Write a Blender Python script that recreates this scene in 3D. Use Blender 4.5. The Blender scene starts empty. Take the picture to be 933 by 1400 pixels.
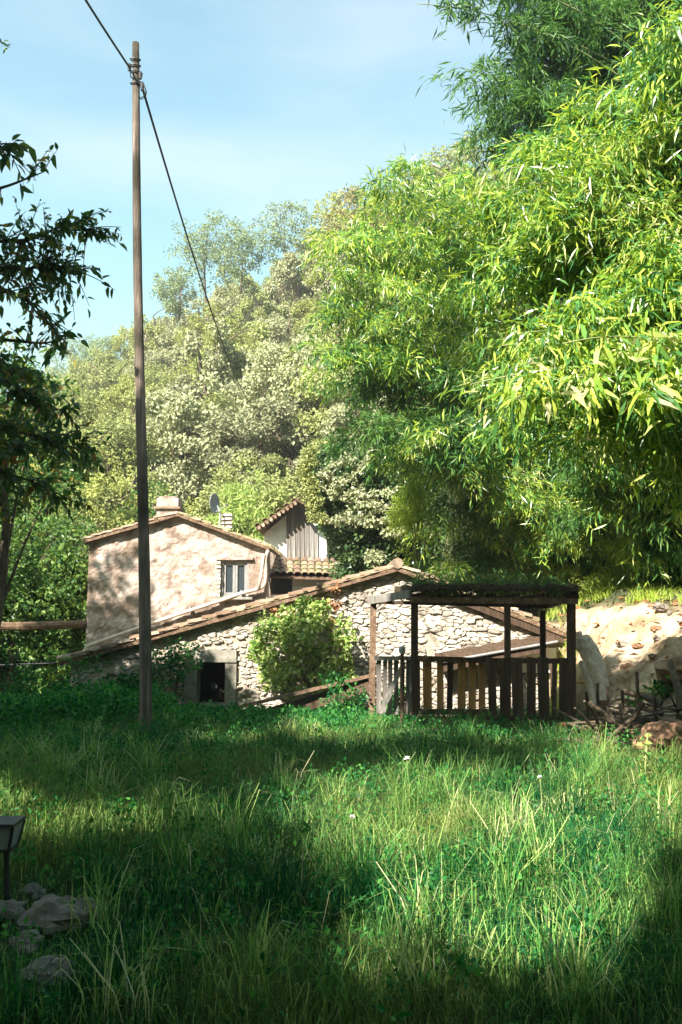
import bpy, math, random
import numpy as np
from mathutils import Vector, noise
R = math.radians
rng = np.random.default_rng(7)
random.seed(7)
sc = bpy.context.scene
COL = sc.collection

# ------------------------------------------------------------------ camera
F = 1150.0; PITCH = R(6.0); CAMZ = 1.6
cam_d = bpy.data.cameras.new('camera'); cam = bpy.data.objects.new('camera', cam_d); COL.objects.link(cam)
cam.location = (0, 0, CAMZ); cam.rotation_euler = (R(90) + PITCH, 0, 0)
cam_d.sensor_fit = 'VERTICAL'; cam_d.sensor_height = 36; cam_d.lens = F / 1400 * 36
cam_d.clip_end = 2000; cam_d.clip_start = 0.05
sc.camera = cam
# ------------------------------------------------------------------ light
SUN_EL = R(41); SUN_AZ = R(213)          # azimuth from +Y towards +X
SD = np.array([math.cos(SUN_EL) * math.sin(SUN_AZ), math.cos(SUN_EL) * math.cos(SUN_AZ), math.sin(SUN_EL)])
ld = bpy.data.lights.new('sun', 'SUN'); ld.energy = 5.0; ld.angle = R(0.5); ld.color = (1.0, 0.925, 0.82)
sun = bpy.data.objects.new('sun', ld); COL.objects.link(sun)
sun.rotation_euler = Vector(SD).to_track_quat('Z', 'Y').to_euler()
w = bpy.data.worlds.new('World'); sc.world = w; w.use_nodes = True
nt = w.node_tree; bg = nt.nodes['Background']
sky = nt.nodes.new('ShaderNodeTexSky'); sky.sky_type = 'NISHITA'; sky.sun_disc = False
sky.sun_elevation = SUN_EL; sky.sun_rotation = SUN_AZ; sky.dust_density = 2.0; sky.air_density = 1.7; sky.ozone_density = 1.0
tc = nt.nodes.new('ShaderNodeTexCoord'); mp = nt.nodes.new('ShaderNodeMapping')
mp.inputs['Scale'].default_value = (1.2, 1.0, 4.5); mp.inputs['Rotation'].default_value = (0, R(-32), 0)
nt.links.new(tc.outputs['Generated'], mp.inputs['Vector'])
cn = nt.nodes.new('ShaderNodeTexNoise'); cn.inputs['Scale'].default_value = 1.6; cn.inputs['Detail'].default_value = 5
nt.links.new(mp.outputs['Vector'], cn.inputs['Vector'])
cr = nt.nodes.new('ShaderNodeMapRange'); cr.inputs['From Min'].default_value = 0.48; cr.inputs['From Max'].default_value = 0.72
cr.inputs['To Min'].default_value = 0; cr.inputs['To Max'].default_value = 0.35
nt.links.new(cn.outputs['Fac'], cr.inputs['Value'])
tint = nt.nodes.new('ShaderNodeMix'); tint.data_type = 'RGBA'; tint.blend_type = 'MULTIPLY'
tint.inputs['Factor'].default_value = 1.0; tint.inputs['B'].default_value = (0.76, 0.985, 0.90, 1)
nt.links.new(sky.outputs['Color'], tint.inputs['A'])
cm = nt.nodes.new('ShaderNodeMix'); cm.data_type = 'RGBA'; cm.inputs['B'].default_value = (4.2, 4.2, 4.1, 1)
nt.links.new(cr.outputs['Result'], cm.inputs['Factor']); nt.links.new(tint.outputs['Result'], cm.inputs['A'])
nt.links.new(cm.outputs['Result'], bg.inputs['Color']); bg.inputs["Strength"].default_value = 0.076
sc.view_settings.view_transform = 'Standard'; sc.view_settings.look = 'None'
sc.view_settings.exposure = 1.95; sc.view_settings.gamma = 1.0
try:
    sc.cycles.max_bounces = 6; sc.cycles.diffuse_bounces = 3; sc.cycles.transmission_bounces = 3
    sc.cycles.transparent_max_bounces = 4; sc.cycles.use_denoising = True
except Exception: pass

# ------------------------------------------------------------------ geometry helpers
def pt(px, py, Y):
    u = (px - 466.5) / F; v = (700 - py) / F
    c, s = math.cos(PITCH), math.sin(PITCH)
    d = np.array([u, c - v * s, s + v * c]); t = Y / d[1]
    return np.array([d[0] * t, Y, CAMZ + d[2] * t])
def proj(P):
    P = np.atleast_2d(P); x = P[:, 0]; y = P[:, 1]; z = P[:, 2] - CAMZ
    c, s = math.cos(PITCH), math.sin(PITCH)
    f = y * c + z * s; up = -y * s + z * c; f = np.where(f > 0.05, f, np.nan)
    return 466.5 + x / f * F, 700 - up / f * F
def unit(a): return a / (np.linalg.norm(a, axis=-1, keepdims=True) + 1e-12)
def sstep(a, b, x):
    t = np.clip((x - a) / (b - a), 0, 1); return t * t * (3 - 2 * t)
def wob(x, y): return np.sin(x * 1.7 + 1.3 * np.sin(y * .9)) * .5 + np.sin(y * 1.3 + x * .6 + 2) * .5
def bank_y(x): return np.clip(10.9 - (np.asarray(x, float) - 2.95) * 1.7, 8.2, 10.9)
def ground_z(x, y):
    x = np.asarray(x, float); y = np.asarray(y, float)
    z = 0.035 * wob(x, y) + 0.05 * sstep(2, 5, y)
    z = z - 0.32 * sstep(11.2, 13.2, y) * sstep(4.4, 3.4, x)
    z = z - 0.25 * sstep(-2.5, -6, x) * sstep(8, 13, y)
    # sunny bank on the right, then the wooded hill
    bx = sstep(2.9, 3.7, x + 0.0 * y); d0 = y - bank_y(x)
    bank = bx * (np.clip(d0, 0, 4.0) * 0.37 + np.clip(d0 - 4.0, 0, 4) * .08 + np.clip(d0 - 8, 0, 8) * 0.85)
    mid = sstep(0, 3.5, x) * np.clip(y - 20, 0, 9) * 0.6
    u = np.clip(x / np.maximum(y, 1), -1.2, 1.2)
    s = np.clip(0.475 + (u + .145) * 0.90, .08, .70)
    z = z + np.maximum(np.maximum(bank, mid), np.clip(y - 27, 0, 56) * s)
    return z + 0.10 * wob(x * 3.1, y * 2.7) * sstep(11, 14, y) * .5

def thing(name, label, cat, loc=(0, 0, 0), group=None):
    o = bpy.data.objects.new(name, None); COL.objects.link(o); o.location = tuple(loc)
    o.empty_display_size = 0.2
    o['label'] = label; o['category'] = cat
    if group: o['group'] = group
    return o
def wloc(o):
    l = np.zeros(3)
    while o is not None: l = l + np.array(o.location); o = o.parent
    return l
def mesh(name, V, Fs, rnd=None, smooth=False):
    me = bpy.data.meshes.new(name); V = np.asarray(V, np.float32)
    if isinstance(Fs, np.ndarray):
        n, k = Fs.shape
        me.vertices.add(len(V)); me.vertices.foreach_set('co', V.ravel())
        me.loops.add(n * k); me.loops.foreach_set('vertex_index', Fs.astype(np.int32).ravel())
        me.polygons.add(n); me.polygons.foreach_set('loop_start', np.arange(0, n * k, k, dtype=np.int32))
        try: me.polygons.foreach_set('loop_total', np.full(n, k, np.int32))
        except Exception: pass
        me.update(calc_edges=True)
    else:
        me.from_pydata(V.tolist(), [], Fs); me.update()
    if rnd is not None:
        a = me.attributes.new('rnd', 'FLOAT', 'POINT'); a.data.foreach_set('value', np.asarray(rnd, np.float32))
    me.polygons.foreach_set('use_smooth', np.full(len(me.polygons), bool(smooth)))
    return me
def obj(name, me, mat=None, parent=None, kind=None, world=True, loc=None):
    """link a mesh given in world coordinates as a part of parent"""
    o = bpy.data.objects.new(name, me); COL.objects.link(o)
    if mat and not me.materials: me.materials.append(mat)
    if parent is not None:
        o.parent = parent
        if world: o.location = tuple(-wloc(parent))
    if loc is not None: o.location = tuple(np.array(loc) - (wloc(parent) if parent is not None else 0))
    if kind: o['kind'] = kind
    return o
def recentre(o):
    me = o.data; n = len(me.vertices); a = np.empty(n * 3, np.float32); me.vertices.foreach_get('co', a); a = a.reshape(-1, 3)
    c = (a.min(0) + a.max(0)) / 2; c[2] = a[:, 2].min(); me.vertices.foreach_set('co', (a - c).ravel()); me.update()
    o.location = tuple(np.array(o.location) + c)
    return o
def tag(o, label, cat, group=None):
    o['label'] = label; o['category'] = cat
    if group: o['group'] = group
    return o

class MB:
    def __init__(s): s.V = []; s.F = []; s.r = []; s.n = 0
    def add(s, V, Fs, r=None):
        V = np.asarray(V, float); s.V.append(V); k = s.n
        s.F += [tuple(int(i) + k for i in f) for f in Fs]; s.n += len(V)
        s.r.append(np.full(len(V), rng.random() if r is None else r))
    def hexa(s, P, r=None):      # 8 corners: bottom 4 ccw, top 4
        s.add(P, [(0, 3, 2, 1), (4, 5, 6, 7), (0, 1, 5, 4), (1, 2, 6, 5), (2, 3, 7, 6), (3, 0, 4, 7)], r)
    def box(s, c, d, rz=0, tilt=(0, 0), r=None, jit=0):
        c = np.array(c, float); d = np.array(d, float) / 2
        Q = np.array([(-1, -1, -1), (1, -1, -1), (1, 1, -1), (-1, 1, -1), (-1, -1, 1), (1, -1, 1), (1, 1, 1), (-1, 1, 1)], float) * d
        if jit: Q = Q + rng.normal(0, jit, Q.shape)
        if tilt[0]: a = tilt[0]; Q = Q @ np.array([[math.cos(a), 0, math.sin(a)], [0, 1, 0], [-math.sin(a), 0, math.cos(a)]]).T
        if tilt[1]: a = tilt[1]; Q = Q @ np.array([[1, 0, 0], [0, math.cos(a), -math.sin(a)], [0, math.sin(a), math.cos(a)]]).T
        if rz: Q = Q @ np.array([[math.cos(rz), -math.sin(rz), 0], [math.sin(rz), math.cos(rz), 0], [0, 0, 1]]).T
        s.hexa(Q + c, r)
    def beam(s, A, B, wd, ht, up=(0, 0, 1), r=None, jit=0):
        A = np.array(A, float); B = np.array(B, float); d = unit(B - A); up = np.array(up, float)
        sd = unit(np.cross(d, up)); up = np.cross(sd, d)
        P = [];
        for h in (-1, 1):
            for (e, q) in ((A, -1), (B, -1), (B, 1), (A, 1)): P.append(e + sd * q * wd / 2 + up * h * ht / 2)
        P = np.array(P)
        if jit: P = P + rng.normal(0, jit, P.shape)
        s.hexa(P, r)
    def tube(s, P, rad, k=8, caps=True, r=None, rough=0):
        P = np.asarray(P, float); n = len(P); rad = np.broadcast_to(rad, n)
        T = np.gradient(P, axis=0); T = unit(T); a = np.array([0, 0, 1.]) if abs(T[0][2]) < .9 else np.array([1., 0, 0])
        V = []
        for i in range(n):
            x = unit(np.cross(T[i], a)); a2 = np.cross(x, T[i]); a = a2
            th = np.arange(k) * 2 * math.pi / k
            rr = rad[i] * (1 + (rng.normal(0, rough, k) if rough else 0))
            V.append(P[i] + (np.cos(th)[:, None] * x + np.sin(th)[:, None] * a2) * np.reshape(rr, (-1, 1)))
        V = np.concatenate(V); Fs = []
        for i in range(n - 1):
            for j in range(k):
                j2 = (j + 1) % k; Fs.append((i * k + j, i * k + j2, (i + 1) * k + j2, (i + 1) * k + j))
        if caps: Fs.append(tuple(range(k))[::-1]); Fs.append(tuple((n - 1) * k + j for j in range(k)))
        s.add(V, Fs, r)
    def prism(s, poly, off, r=None):
        poly = np.asarray(poly, float); n = len(poly)
        V = np.concatenate([poly, poly + np.array(off)])
        Fs = [tuple(range(n)), tuple(range(2 * n - 1, n - 1, -1))] + [(i, n + i, n + (i + 1) % n, (i + 1) % n) for i in range(n)]
        s.add(V, Fs, r)
    def mesh(s, name, smooth=False): return mesh(name, np.concatenate(s.V), s.F, np.concatenate(s.r), smooth)
    def build(s, name, mat, parent=None, kind=None, smooth=False):
        o = obj(name, s.mesh(name, smooth), mat, parent, kind); recentre(o); return o
def bez(P, n):
    P = [np.array(p, float) for p in P]; t = np.linspace(0, 1, n)[:, None]
    if len(P) == 3: return (1 - t) ** 2 * P[0] + 2 * t * (1 - t) * P[1] + t * t * P[2]
    return (1 - t) ** 3 * P[0] + 3 * t * (1 - t) ** 2 * P[1] + 3 * t * t * (1 - t) * P[2] + t ** 3 * P[3]

# leaves --------------------------------------------------------------
def leaf_geo(P, D, L, W, fold=.25, droop=0.0, seed=None, nrm=None):
    """P base points, D directions (n,3); V-folded pointed leaves, 4 tris each when drooping else 2"""
    n = len(P); D = unit(D); L = np.broadcast_to(L, n)[:, None]; W = np.broadcast_to(W, n)[:, None]
    if nrm is None: nrm = unit(rng.normal(0, 1, (n, 3)) + np.array([0, 0, 1.2]))
    S = unit(np.cross(D, nrm)); N = np.cross(S, D)
    if droop:
        dn = np.array([0, 0, -1.0]) * droop
        M1 = P + D * L * .33; M2 = P + D * L * .68 + dn * L * .18; T = P + D * L * .96 + dn * L * .5
        fz = N * W * fold
        V = np.stack([P, M1 - S * W * .5 + fz, M1 + S * W * .5 + fz, M2 - S * W * .36 + fz, M2 + S * W * .36 + fz, T], 1).reshape(-1, 3)
        b = np.arange(n)[:, None] * 6
        Fs = (b[:, None, :] * 0 + b[:, None, :] + np.array([[0, 2, 1], [1, 2, 3], [3, 2, 4], [3, 4, 5]])[None]).reshape(-1, 3)
        k = 6
    else:
        M = P + D * L * .42; fz = N * W * fold
        V = np.stack([P, M - S * W * .5 + fz, P + D * L, M + S * W * .5 + fz], 1).reshape(-1, 3)
        b = np.arange(n)[:, None] * 4
        Fs = (b[:, None, :] + np.array([[0, 2, 1], [0, 3, 2]])[None]).reshape(-1, 3); k = 4
    rnd = np.repeat(rng.random(n), k)
    return V, Fs, rnd
def join_geo(parts):
    Vs, Fs, rs = [], [], []; k = 0
    for V, Fc, r in parts: Vs.append(V); Fs.append(Fc + k); rs.append(r); k += len(V)
    return np.concatenate(Vs), np.concatenate(Fs), np.concatenate(rs)
def clump_leaves(C, rad, n, L, W, down=.3, squash=(1, 1, .8), up=0.0, fold=.25, form=0):
    """leaves spread through and over balls centred on C"""
    m = len(C); N = m * n
    C = np.repeat(np.asarray(C, float), n, 0); rad = np.repeat(np.broadcast_to(rad, m), n)[:, None]
    d = unit(rng.normal(0, 1, (N, 3))); rr = rng.random((N, 1)) ** .45
    P = C + d * rr * rad * np.array(squash)
    D = unit(d * 0.8 + rng.normal(0, .6, (N, 3)) + np.array([0, 0, up - down]))
    s = rng.uniform(.6, 1.25, N)
    if form: return leaf_geo(P, D, L * s, W * s, fold, nrm=unit(d * form + rng.normal(0, .38, (N, 3)) + np.array([0, 0, .5])))
    return leaf_geo(P, D, L * s, W * s, fold, nrm=unit(d + rng.normal(0, .8, (N, 3)) + np.array([0, 0, .8])))

# ------------------------------------------------------------------ materials
def mat_base(name):
    m = bpy.data.materials.new(name); m.use_nodes = True; n = m.node_tree; n.nodes.clear()
    out = n.nodes.new('ShaderNodeOutputMaterial'); return m, n, out
def N(n, t, **kw):
    x = n.nodes.new(t)
    for k, v in kw.items():
        if k in x.inputs: x.inputs[k].default_value = v
        else: setattr(x, k, v)
    return x
def ramp(n, cols, fac):
    r = n.nodes.new('ShaderNodeValToRGB'); e = r.color_ramp.elements
    cols = [(c if len(c) == 2 else (i / (len(cols) - 1), c)) for i, c in enumerate(cols)]
    while len(e) < len(cols): e.new(.5)
    for i, (p, c) in enumerate(cols): e[i].position = p; e[i].color = (*c, 1)
    n.links.new(fac, r.inputs['Fac']); return r.outputs['Color']
def rnd_fac(n, objw=1.0, extra=None):
    a = N(n, 'ShaderNodeAttribute', attribute_name='rnd'); o = n.nodes.new('ShaderNodeObjectInfo')
    m = N(n, 'ShaderNodeMath', operation='MULTIPLY_ADD'); m.inputs[1].default_value = objw
    n.links.new(o.outputs['Random'], m.inputs[0]); n.links.new(a.outputs['Fac'], m.inputs[2])
    f = N(n, 'ShaderNodeMath', operation='FRACT'); n.links.new(m.outputs[0], f.inputs[0]); return f.outputs[0]
def leaf_mat(name, cols, trans=.35, rough=.45, spec=.35, objmix=.25, patch=None, coat=0):
    m, n, out = mat_base(name)
    a = N(n, 'ShaderNodeAttribute', attribute_name='rnd'); c = ramp(n, cols, a.outputs['Fac'])
    o = n.nodes.new('ShaderNodeObjectInfo')
    hs = N(n, 'ShaderNodeHueSaturation'); n.links.new(c, hs.inputs['Color'])
    mr = N(n, 'ShaderNodeMapRange'); mr.inputs['To Min'].default_value = 1 - objmix; mr.inputs['To Max'].default_value = 1 + objmix
    n.links.new(o.outputs['Random'], mr.inputs['Value']); n.links.new(mr.outputs[0], hs.inputs['Value'])
    c = hs.outputs['Color']
    if patch:
        g = n.nodes.new('ShaderNodeNewGeometry'); nz = N(n, 'ShaderNodeTexNoise', Scale=patch[0], Detail=3.0)
        n.links.new(g.outputs['Position'], nz.inputs['Vector'])
        mr2 = N(n, 'ShaderNodeMapRange'); mr2.inputs['From Min'].default_value = .42; mr2.inputs['From Max'].default_value = .62
        n.links.new(nz.outputs['Fac'], mr2.inputs['Value'])
        mx = N(n, 'ShaderNodeMix', data_type='RGBA', blend_type='MIX'); mx.inputs['B'].default_value = (*patch[1], 1)
        mm = N(n, 'ShaderNodeMath', operation='MULTIPLY'); mm.inputs[1].default_value = patch[2]
        n.links.new(mr2.outputs[0], mm.inputs[0]); n.links.new(mm.outputs[0], mx.inputs['Factor']); n.links.new(c, mx.inputs['A']); c = mx.outputs['Result']
    p = N(n, 'ShaderNodeBsdfPrincipled', Roughness=rough); p.inputs['Specular IOR Level'].default_value = spec
    n.links.new(c, p.inputs['Base Color'])
    t = n.nodes.new('ShaderNodeBsdfTranslucent')
    hb = N(n, 'ShaderNodeHueSaturation', Hue=.485, Saturation=1.1, Value=1.5); n.links.new(c, hb.inputs['Color']); n.links.new(hb.outputs[0], t.inputs['Color'])
    mx = n.nodes.new('ShaderNodeMixShader'); mx.inputs[0].default_value = trans
    n.links.new(p.outputs[0], mx.inputs[1]); n.links.new(t.outputs[0], mx.inputs[2]); n.links.new(mx.outputs[0], out.inputs['Surface'])
    return m
def rough_mat(name, cols, scale=8, detail=6, rough=.9, bump=.4, bscale=None, rndw=0.0, stretch=(1, 1, 1), spec=.2, stain=None, bdist=.02, coord='Object'):
    m, n, out = mat_base(name)
    tcn = n.nodes.new('ShaderNodeTexCoord'); mpn = N(n, 'ShaderNodeMapping'); mpn.inputs['Scale'].default_value = stretch
    n.links.new(tcn.outputs[coord], mpn.inputs['Vector'])
    nz = N(n, 'ShaderNodeTexNoise', Scale=float(scale), Detail=float(detail), Roughness=.62); n.links.new(mpn.outputs[0], nz.inputs['Vector'])
    mr = N(n, 'ShaderNodeMapRange'); mr.inputs['From Min'].default_value = .28; mr.inputs['From Max'].default_value = .72
    n.links.new(nz.outputs['Fac'], mr.inputs['Value']); fac = mr.outputs[0]
    if rndw:
        rf = rnd_fac(n); mi = N(n, 'ShaderNodeMix', data_type='FLOAT'); mi.inputs['Factor'].default_value = rndw
        n.links.new(fac, mi.inputs['A']); n.links.new(rf, mi.inputs['B']); fac = mi.outputs['Result']
    c = ramp(n, cols, fac)
    if stain:
        g = n.nodes.new('ShaderNodeNewGeometry')
        nz2 = N(n, 'ShaderNodeTexNoise', Scale=float(stain[0]), Detail=5.0); n.links.new(g.outputs['Position'], nz2.inputs['Vector'])
        mr2 = N(n, 'ShaderNodeMapRange'); mr2.inputs['From Min'].default_value = stain[3]; mr2.inputs['From Max'].default_value = stain[3] + .14
        mr2.inputs['To Max'].default_value = stain[2]
        n.links.new(nz2.outputs['Fac'], mr2.inputs['Value'])
        mx = N(n, 'ShaderNodeMix', data_type='RGBA'); mx.inputs['B'].default_value = (*stain[1], 1)
        n.links.new(mr2.outputs[0], mx.inputs['Factor']); n.links.new(c, mx.inputs['A']); c = mx.outputs['Result']
    p = N(n, 'ShaderNodeBsdfPrincipled', Roughness=rough); p.inputs['Specular IOR Level'].default_value = spec
    n.links.new(c, p.inputs['Base Color'])
    nb = N(n, 'ShaderNodeTexNoise', Scale=float(bscale or scale * 3), Detail=6.0); n.links.new(mpn.outputs[0], nb.inputs['Vector'])
    b = N(n, 'ShaderNodeBump', Strength=bump, Distance=bdist); n.links.new(nb.outputs['Fac'], b.inputs['Height']); n.links.new(b.outputs[0], p.inputs['Normal'])
    n.links.new(p.outputs[0], out.inputs['Surface']); return m

M = {}
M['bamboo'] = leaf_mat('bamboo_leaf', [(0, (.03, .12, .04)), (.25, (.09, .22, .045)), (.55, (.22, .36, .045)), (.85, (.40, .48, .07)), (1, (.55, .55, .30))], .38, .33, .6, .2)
M['bamboo_dark_shade'] = leaf_mat('bamboo_leaf_dark_shade', [(.02, .075, .02), (.055, .14, .03), (.12, .23, .045)], .36, .42, .25, .15)  # darker leaf copy: shade of the bamboo behind is put into its colour
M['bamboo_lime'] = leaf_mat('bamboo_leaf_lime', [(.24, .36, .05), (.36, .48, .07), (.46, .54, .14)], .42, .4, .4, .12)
M['culm'] = rough_mat('bamboo_culm', [(.10, .16, .05), (.22, .26, .10), (.35, .33, .18)], 6, rough=.5, bump=.1)
M['dead_culm'] = rough_mat('dead_culm', [(.3, .24, .14), (.5, .42, .28)], 6, rough=.6, bump=.1)
M['grass'] = leaf_mat('grass_blade', [(0, (.002, .042, .019)), (.45, (.010, .10, .034)), (.72, (.09, .28, .055)), (.92, (.40, .50, .16)), (1, (.64, .62, .38))], .34, .55, .06, 0, (.5, (.26, .30, .08), .5))
M['weed'] = leaf_mat('weed_leaf', [(.006, .06, .018), (.022, .13, .03), (.08, .24, .045)], .35, .45, .2, .2)
M['straw'] = leaf_mat('straw_blade', [(.34, .30, .15), (.48, .42, .26), (.30, .32, .14)], .25, .6, .2, .1)
M['near_leaf'] = leaf_mat('near_tree_leaf', [(0, (.03, .085, .028)), (.6, (.06, .14, .035)), (.88, (.14, .20, .04)), (.95, (.30, .26, .05)), (1, (.28, .13, .06))], .45, .4, .35, .2)
M['left_leaf'] = leaf_mat('left_bush_leaf', [(.03, .09, .025), (.08, .17, .035), (.19, .29, .06)], .35, .45, .3, .3)
M['hill_yellow'] = leaf_mat('yellow_green_leaf', [(.22, .25, .07), (.28, .31, .095), (.33, .35, .12)], .3, .6, .15, .2)
M['hill_olive'] = leaf_mat('olive_leaf', [(.20, .235, .08), (.26, .29, .11), (.31, .335, .14)], .25, .6, .15, .2)
M['hill_sage'] = leaf_mat('sage_leaf', [(.24, .255, .14), (.295, .31, .175), (.345, .35, .21)], .2, .6, .15, .2)
M['hill_rust'] = leaf_mat('rusty_leaf', [(.20, .22, .08), (.31, .29, .12), (.42, .33, .17)], .3, .6, .15, .2)
M['sparse'] = leaf_mat('blue_green_leaf', [(.13, .19, .10), (.20, .26, .14), (.28, .32, .18)], .3, .6, .15, .1)
M['ivy'] = leaf_mat('ivy_leaf', [(.025, .06, .02), (.05, .10, .03), (.10, .15, .05)], .2, .35, .5, .1)
M['ivy_pale'] = leaf_mat('ivy_flower_leaf', [(.20, .26, .12), (.33, .36, .20), (.48, .48, .34)], .2, .5, .3, .1)
M['vine'] = leaf_mat('vine_leaf', [(.08, .18, .04), (.20, .33, .07), (.36, .46, .12), (.52, .54, .28)], .35, .45, .35, .1)
M['dry_leaf'] = leaf_mat('dry_leaf', [(.20, .09, .04), (.32, .15, .07), (.42, .24, .12)], .25, .6, .2, .1)
M['fern'] = leaf_mat('willowy_leaf', [(.20, .32, .07), (.32, .42, .12), (.44, .50, .20)], .35, .5, .2, .1)
M['soil'] = None
M['bark'] = rough_mat('bark', [(.04, .028, .02), (.10, .075, .05), (.17, .14, .10)], 5, stretch=(3, 3, .6), bump=.8)
M['pale_bark'] = rough_mat('pale_bark', [(.30, .22, .15), (.50, .40, .29), (.62, .53, .42)], 5, stretch=(3, 3, .7), bump=.6)
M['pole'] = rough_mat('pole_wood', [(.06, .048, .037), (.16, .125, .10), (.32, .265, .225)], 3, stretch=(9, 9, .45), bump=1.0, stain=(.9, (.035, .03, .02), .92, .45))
M['stone'] = rough_mat('field_stone', [(0, (.20, .17, .135)), (.3, (.35, .31, .255)), (.65, (.46, .42, .355)), (1, (.60, .56, .49))], 9, rndw=.55, bump=.7, bdist=.02, stain=(4, (.16, .125, .09), .7, .53))
M['mortar'] = rough_mat('mortar', [(.24, .20, .15), (.38, .32, .25), (.48, .42, .335)], 14, bump=.8, bdist=.03)
M['plaster'] = rough_mat('worn_plaster', [(0, (.08, .055, .042)), (.25, (.22, .165, .135)), (.5, (.36, .29, .25)), (1, (.44, .375, .335))], 3.2, 9, bump=1.0, bscale=16, bdist=.03, stain=(1.7, (.17, .12, .085), .8, .50))
M['white_plaster'] = rough_mat('white_plaster', [(.60, .56, .48), (.74, .71, .63), (.80, .78, .72)], 3, 7, bump=.3, stain=(3, (.45, .38, .28), .4, .6))
M['dressed'] = rough_mat('dressed_stone', [(.13, .12, .10), (.22, .205, .17), (.31, .29, .25)], 9, bump=.6)
M['tile'] = rough_mat('roof_tile', [(0, (.10, .06, .04)), (.4, (.19, .125, .085)), (.7, (.28, .21, .155)), (1, (.40, .34, .27))], 9, rndw=.55, bump=.4, stain=(7, (.13, .12, .06), .7, .56))
M['tile_moss'] = rough_mat('mossy_tile', [(0, (.14, .09, .05)), (.4, (.28, .20, .12)), (1, (.44, .36, .26))], 10, rndw=.4, bump=.5, stain=(5, (.10, .12, .04), .85, .48))
M['pipe'] = rough_mat('pipe_paint', [(.33, .26, .21), (.46, .38, .32), (.55, .47, .41)], 4, rough=.5, bump=.1)
M['white_paint'] = rough_mat('white_paint', [(.16, .155, .15), (.22, .215, .21), (.28, .28, .275)], 6, rough=.5, bump=.1)
M['wood_dark'] = rough_mat('dark_board', [(0, (.02, .012, .008)), (.5, (.065, .042, .028)), (1, (.13, .09, .06))], 4, rndw=.35, stretch=(6, 6, .5), bump=.6)
M['wood_orange'] = rough_mat('orange_board', [(0, (.30, .15, .055)), (.5, (.46, .25, .10)), (1, (.58, .34, .16))], 4, rndw=.4, stretch=(7, 7, .5), bump=.5)
M['wood_grey'] = rough_mat('grey_board', [(0, (.05, .042, .036)), (.45, (.155, .14, .125)), (1, (.36, .34, .31))], 3.5, rndw=.35, stretch=(9, 9, .4), bump=.8, stain=(3, (.20, .13, .09), .5, .55))
M['wood_brown'] = rough_mat('brown_beam', [(.06, .035, .022), (.14, .09, .058), (.27, .19, .13)], 4, stretch=(4, 4, 4), bump=.6)
M['metal'] = rough_mat('dark_metal', [(.02, .02, .022), (.05, .048, .05)], 8, rough=.5, bump=.1, spec=.5)
M['grey_metal'] = rough_mat('grey_metal', [(.22, .24, .25), (.36, .38, .39)], 8, rough=.45, bump=.1, spec=.5)
M['cable'] = rough_mat('cable_rubber', [(.012, .012, .015), (.03, .03, .035)], 8, rough=.6, bump=.1)
M['thatch'] = rough_mat('thatch', [(.02, .015, .01), (.06, .045, .03), (.12, .09, .05)], 20, bump=.9)
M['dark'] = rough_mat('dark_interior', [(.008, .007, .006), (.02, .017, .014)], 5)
M['rock'] = rough_mat('weathered_rock', [(0, (.07, .06, .05)), (.45, (.18, .155, .13)), (1, (.36, .31, .26))], 4, 9, bump=.9, bdist=.04, stain=(4, (.07, .085, .04), .6, .56))
M['brown_rock'] = rough_mat('brown_rock', [(0, (.10, .055, .03)), (.5, (.26, .15, .09)), (1, (.40, .26, .17))], 4, 9, bump=.9, bdist=.04)
M['brick'] = rough_mat('terracotta', [(.40, .12, .06), (.55, .20, .11)], 9, bump=.5)
M['flower'] = rough_mat('white_petal', [(.72, .70, .66), (.80, .79, .76)], 9, bump=.1)
m, n, out = mat_base('window_glass')
p = N(n, 'ShaderNodeBsdfPrincipled', Roughness=.08); p.inputs['Base Color'].default_value = (.035, .045, .05, 1); p.inputs['Specular IOR Level'].default_value = .6
n.links.new(p.outputs[0], out.inputs['Surface']); M['glass'] = m
# ground: soil / turf / forest litter chosen by where it lies
m, n, out = mat_base('ground_soil')
g = n.nodes.new('ShaderNodeNewGeometry')
nz = N(n, 'ShaderNodeTexNoise', Scale=2.2, Detail=9.0, Roughness=.65); n.links.new(g.outputs['Position'], nz.inputs['Vector'])
c1 = ramp(n, [(.3, (.03, .045, .018)), (.55, (.07, .075, .035)), (.75, (.12, .10, .06))], nz.outputs['Fac'])
c2 = ramp(n, [(.28, (.14, .09, .05)), (.42, (.30, .21, .13)), (.55, (.44, .34, .23)), (.72, (.56, .47, .35))], nz.outputs['Fac'])
a = N(n, 'ShaderNodeAttribute', attribute_name='rnd'); mx = N(n, 'ShaderNodeMix', data_type='RGBA')
n.links.new(a.outputs['Fac'], mx.inputs['Factor']); n.links.new(c1, mx.inputs['A']); n.links.new(c2, mx.inputs['B'])
p = N(n, 'ShaderNodeBsdfPrincipled', Roughness=.95); p.inputs['Specular IOR Level'].default_value = .1; n.links.new(mx.outputs['Result'], p.inputs['Base Color'])
nb = N(n, 'ShaderNodeTexNoise', Scale=9.0, Detail=8.0); n.links.new(g.outputs['Position'], nb.inputs['Vector'])
b = N(n, 'ShaderNodeBump', Strength=.9, Distance=.12); n.links.new(nb.outputs['Fac'], b.inputs['Height']); n.links.new(b.outputs[0], p.inputs['Normal'])
n.links.new(p.outputs[0], out.inputs['Surface']); M['soil'] = m

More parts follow.
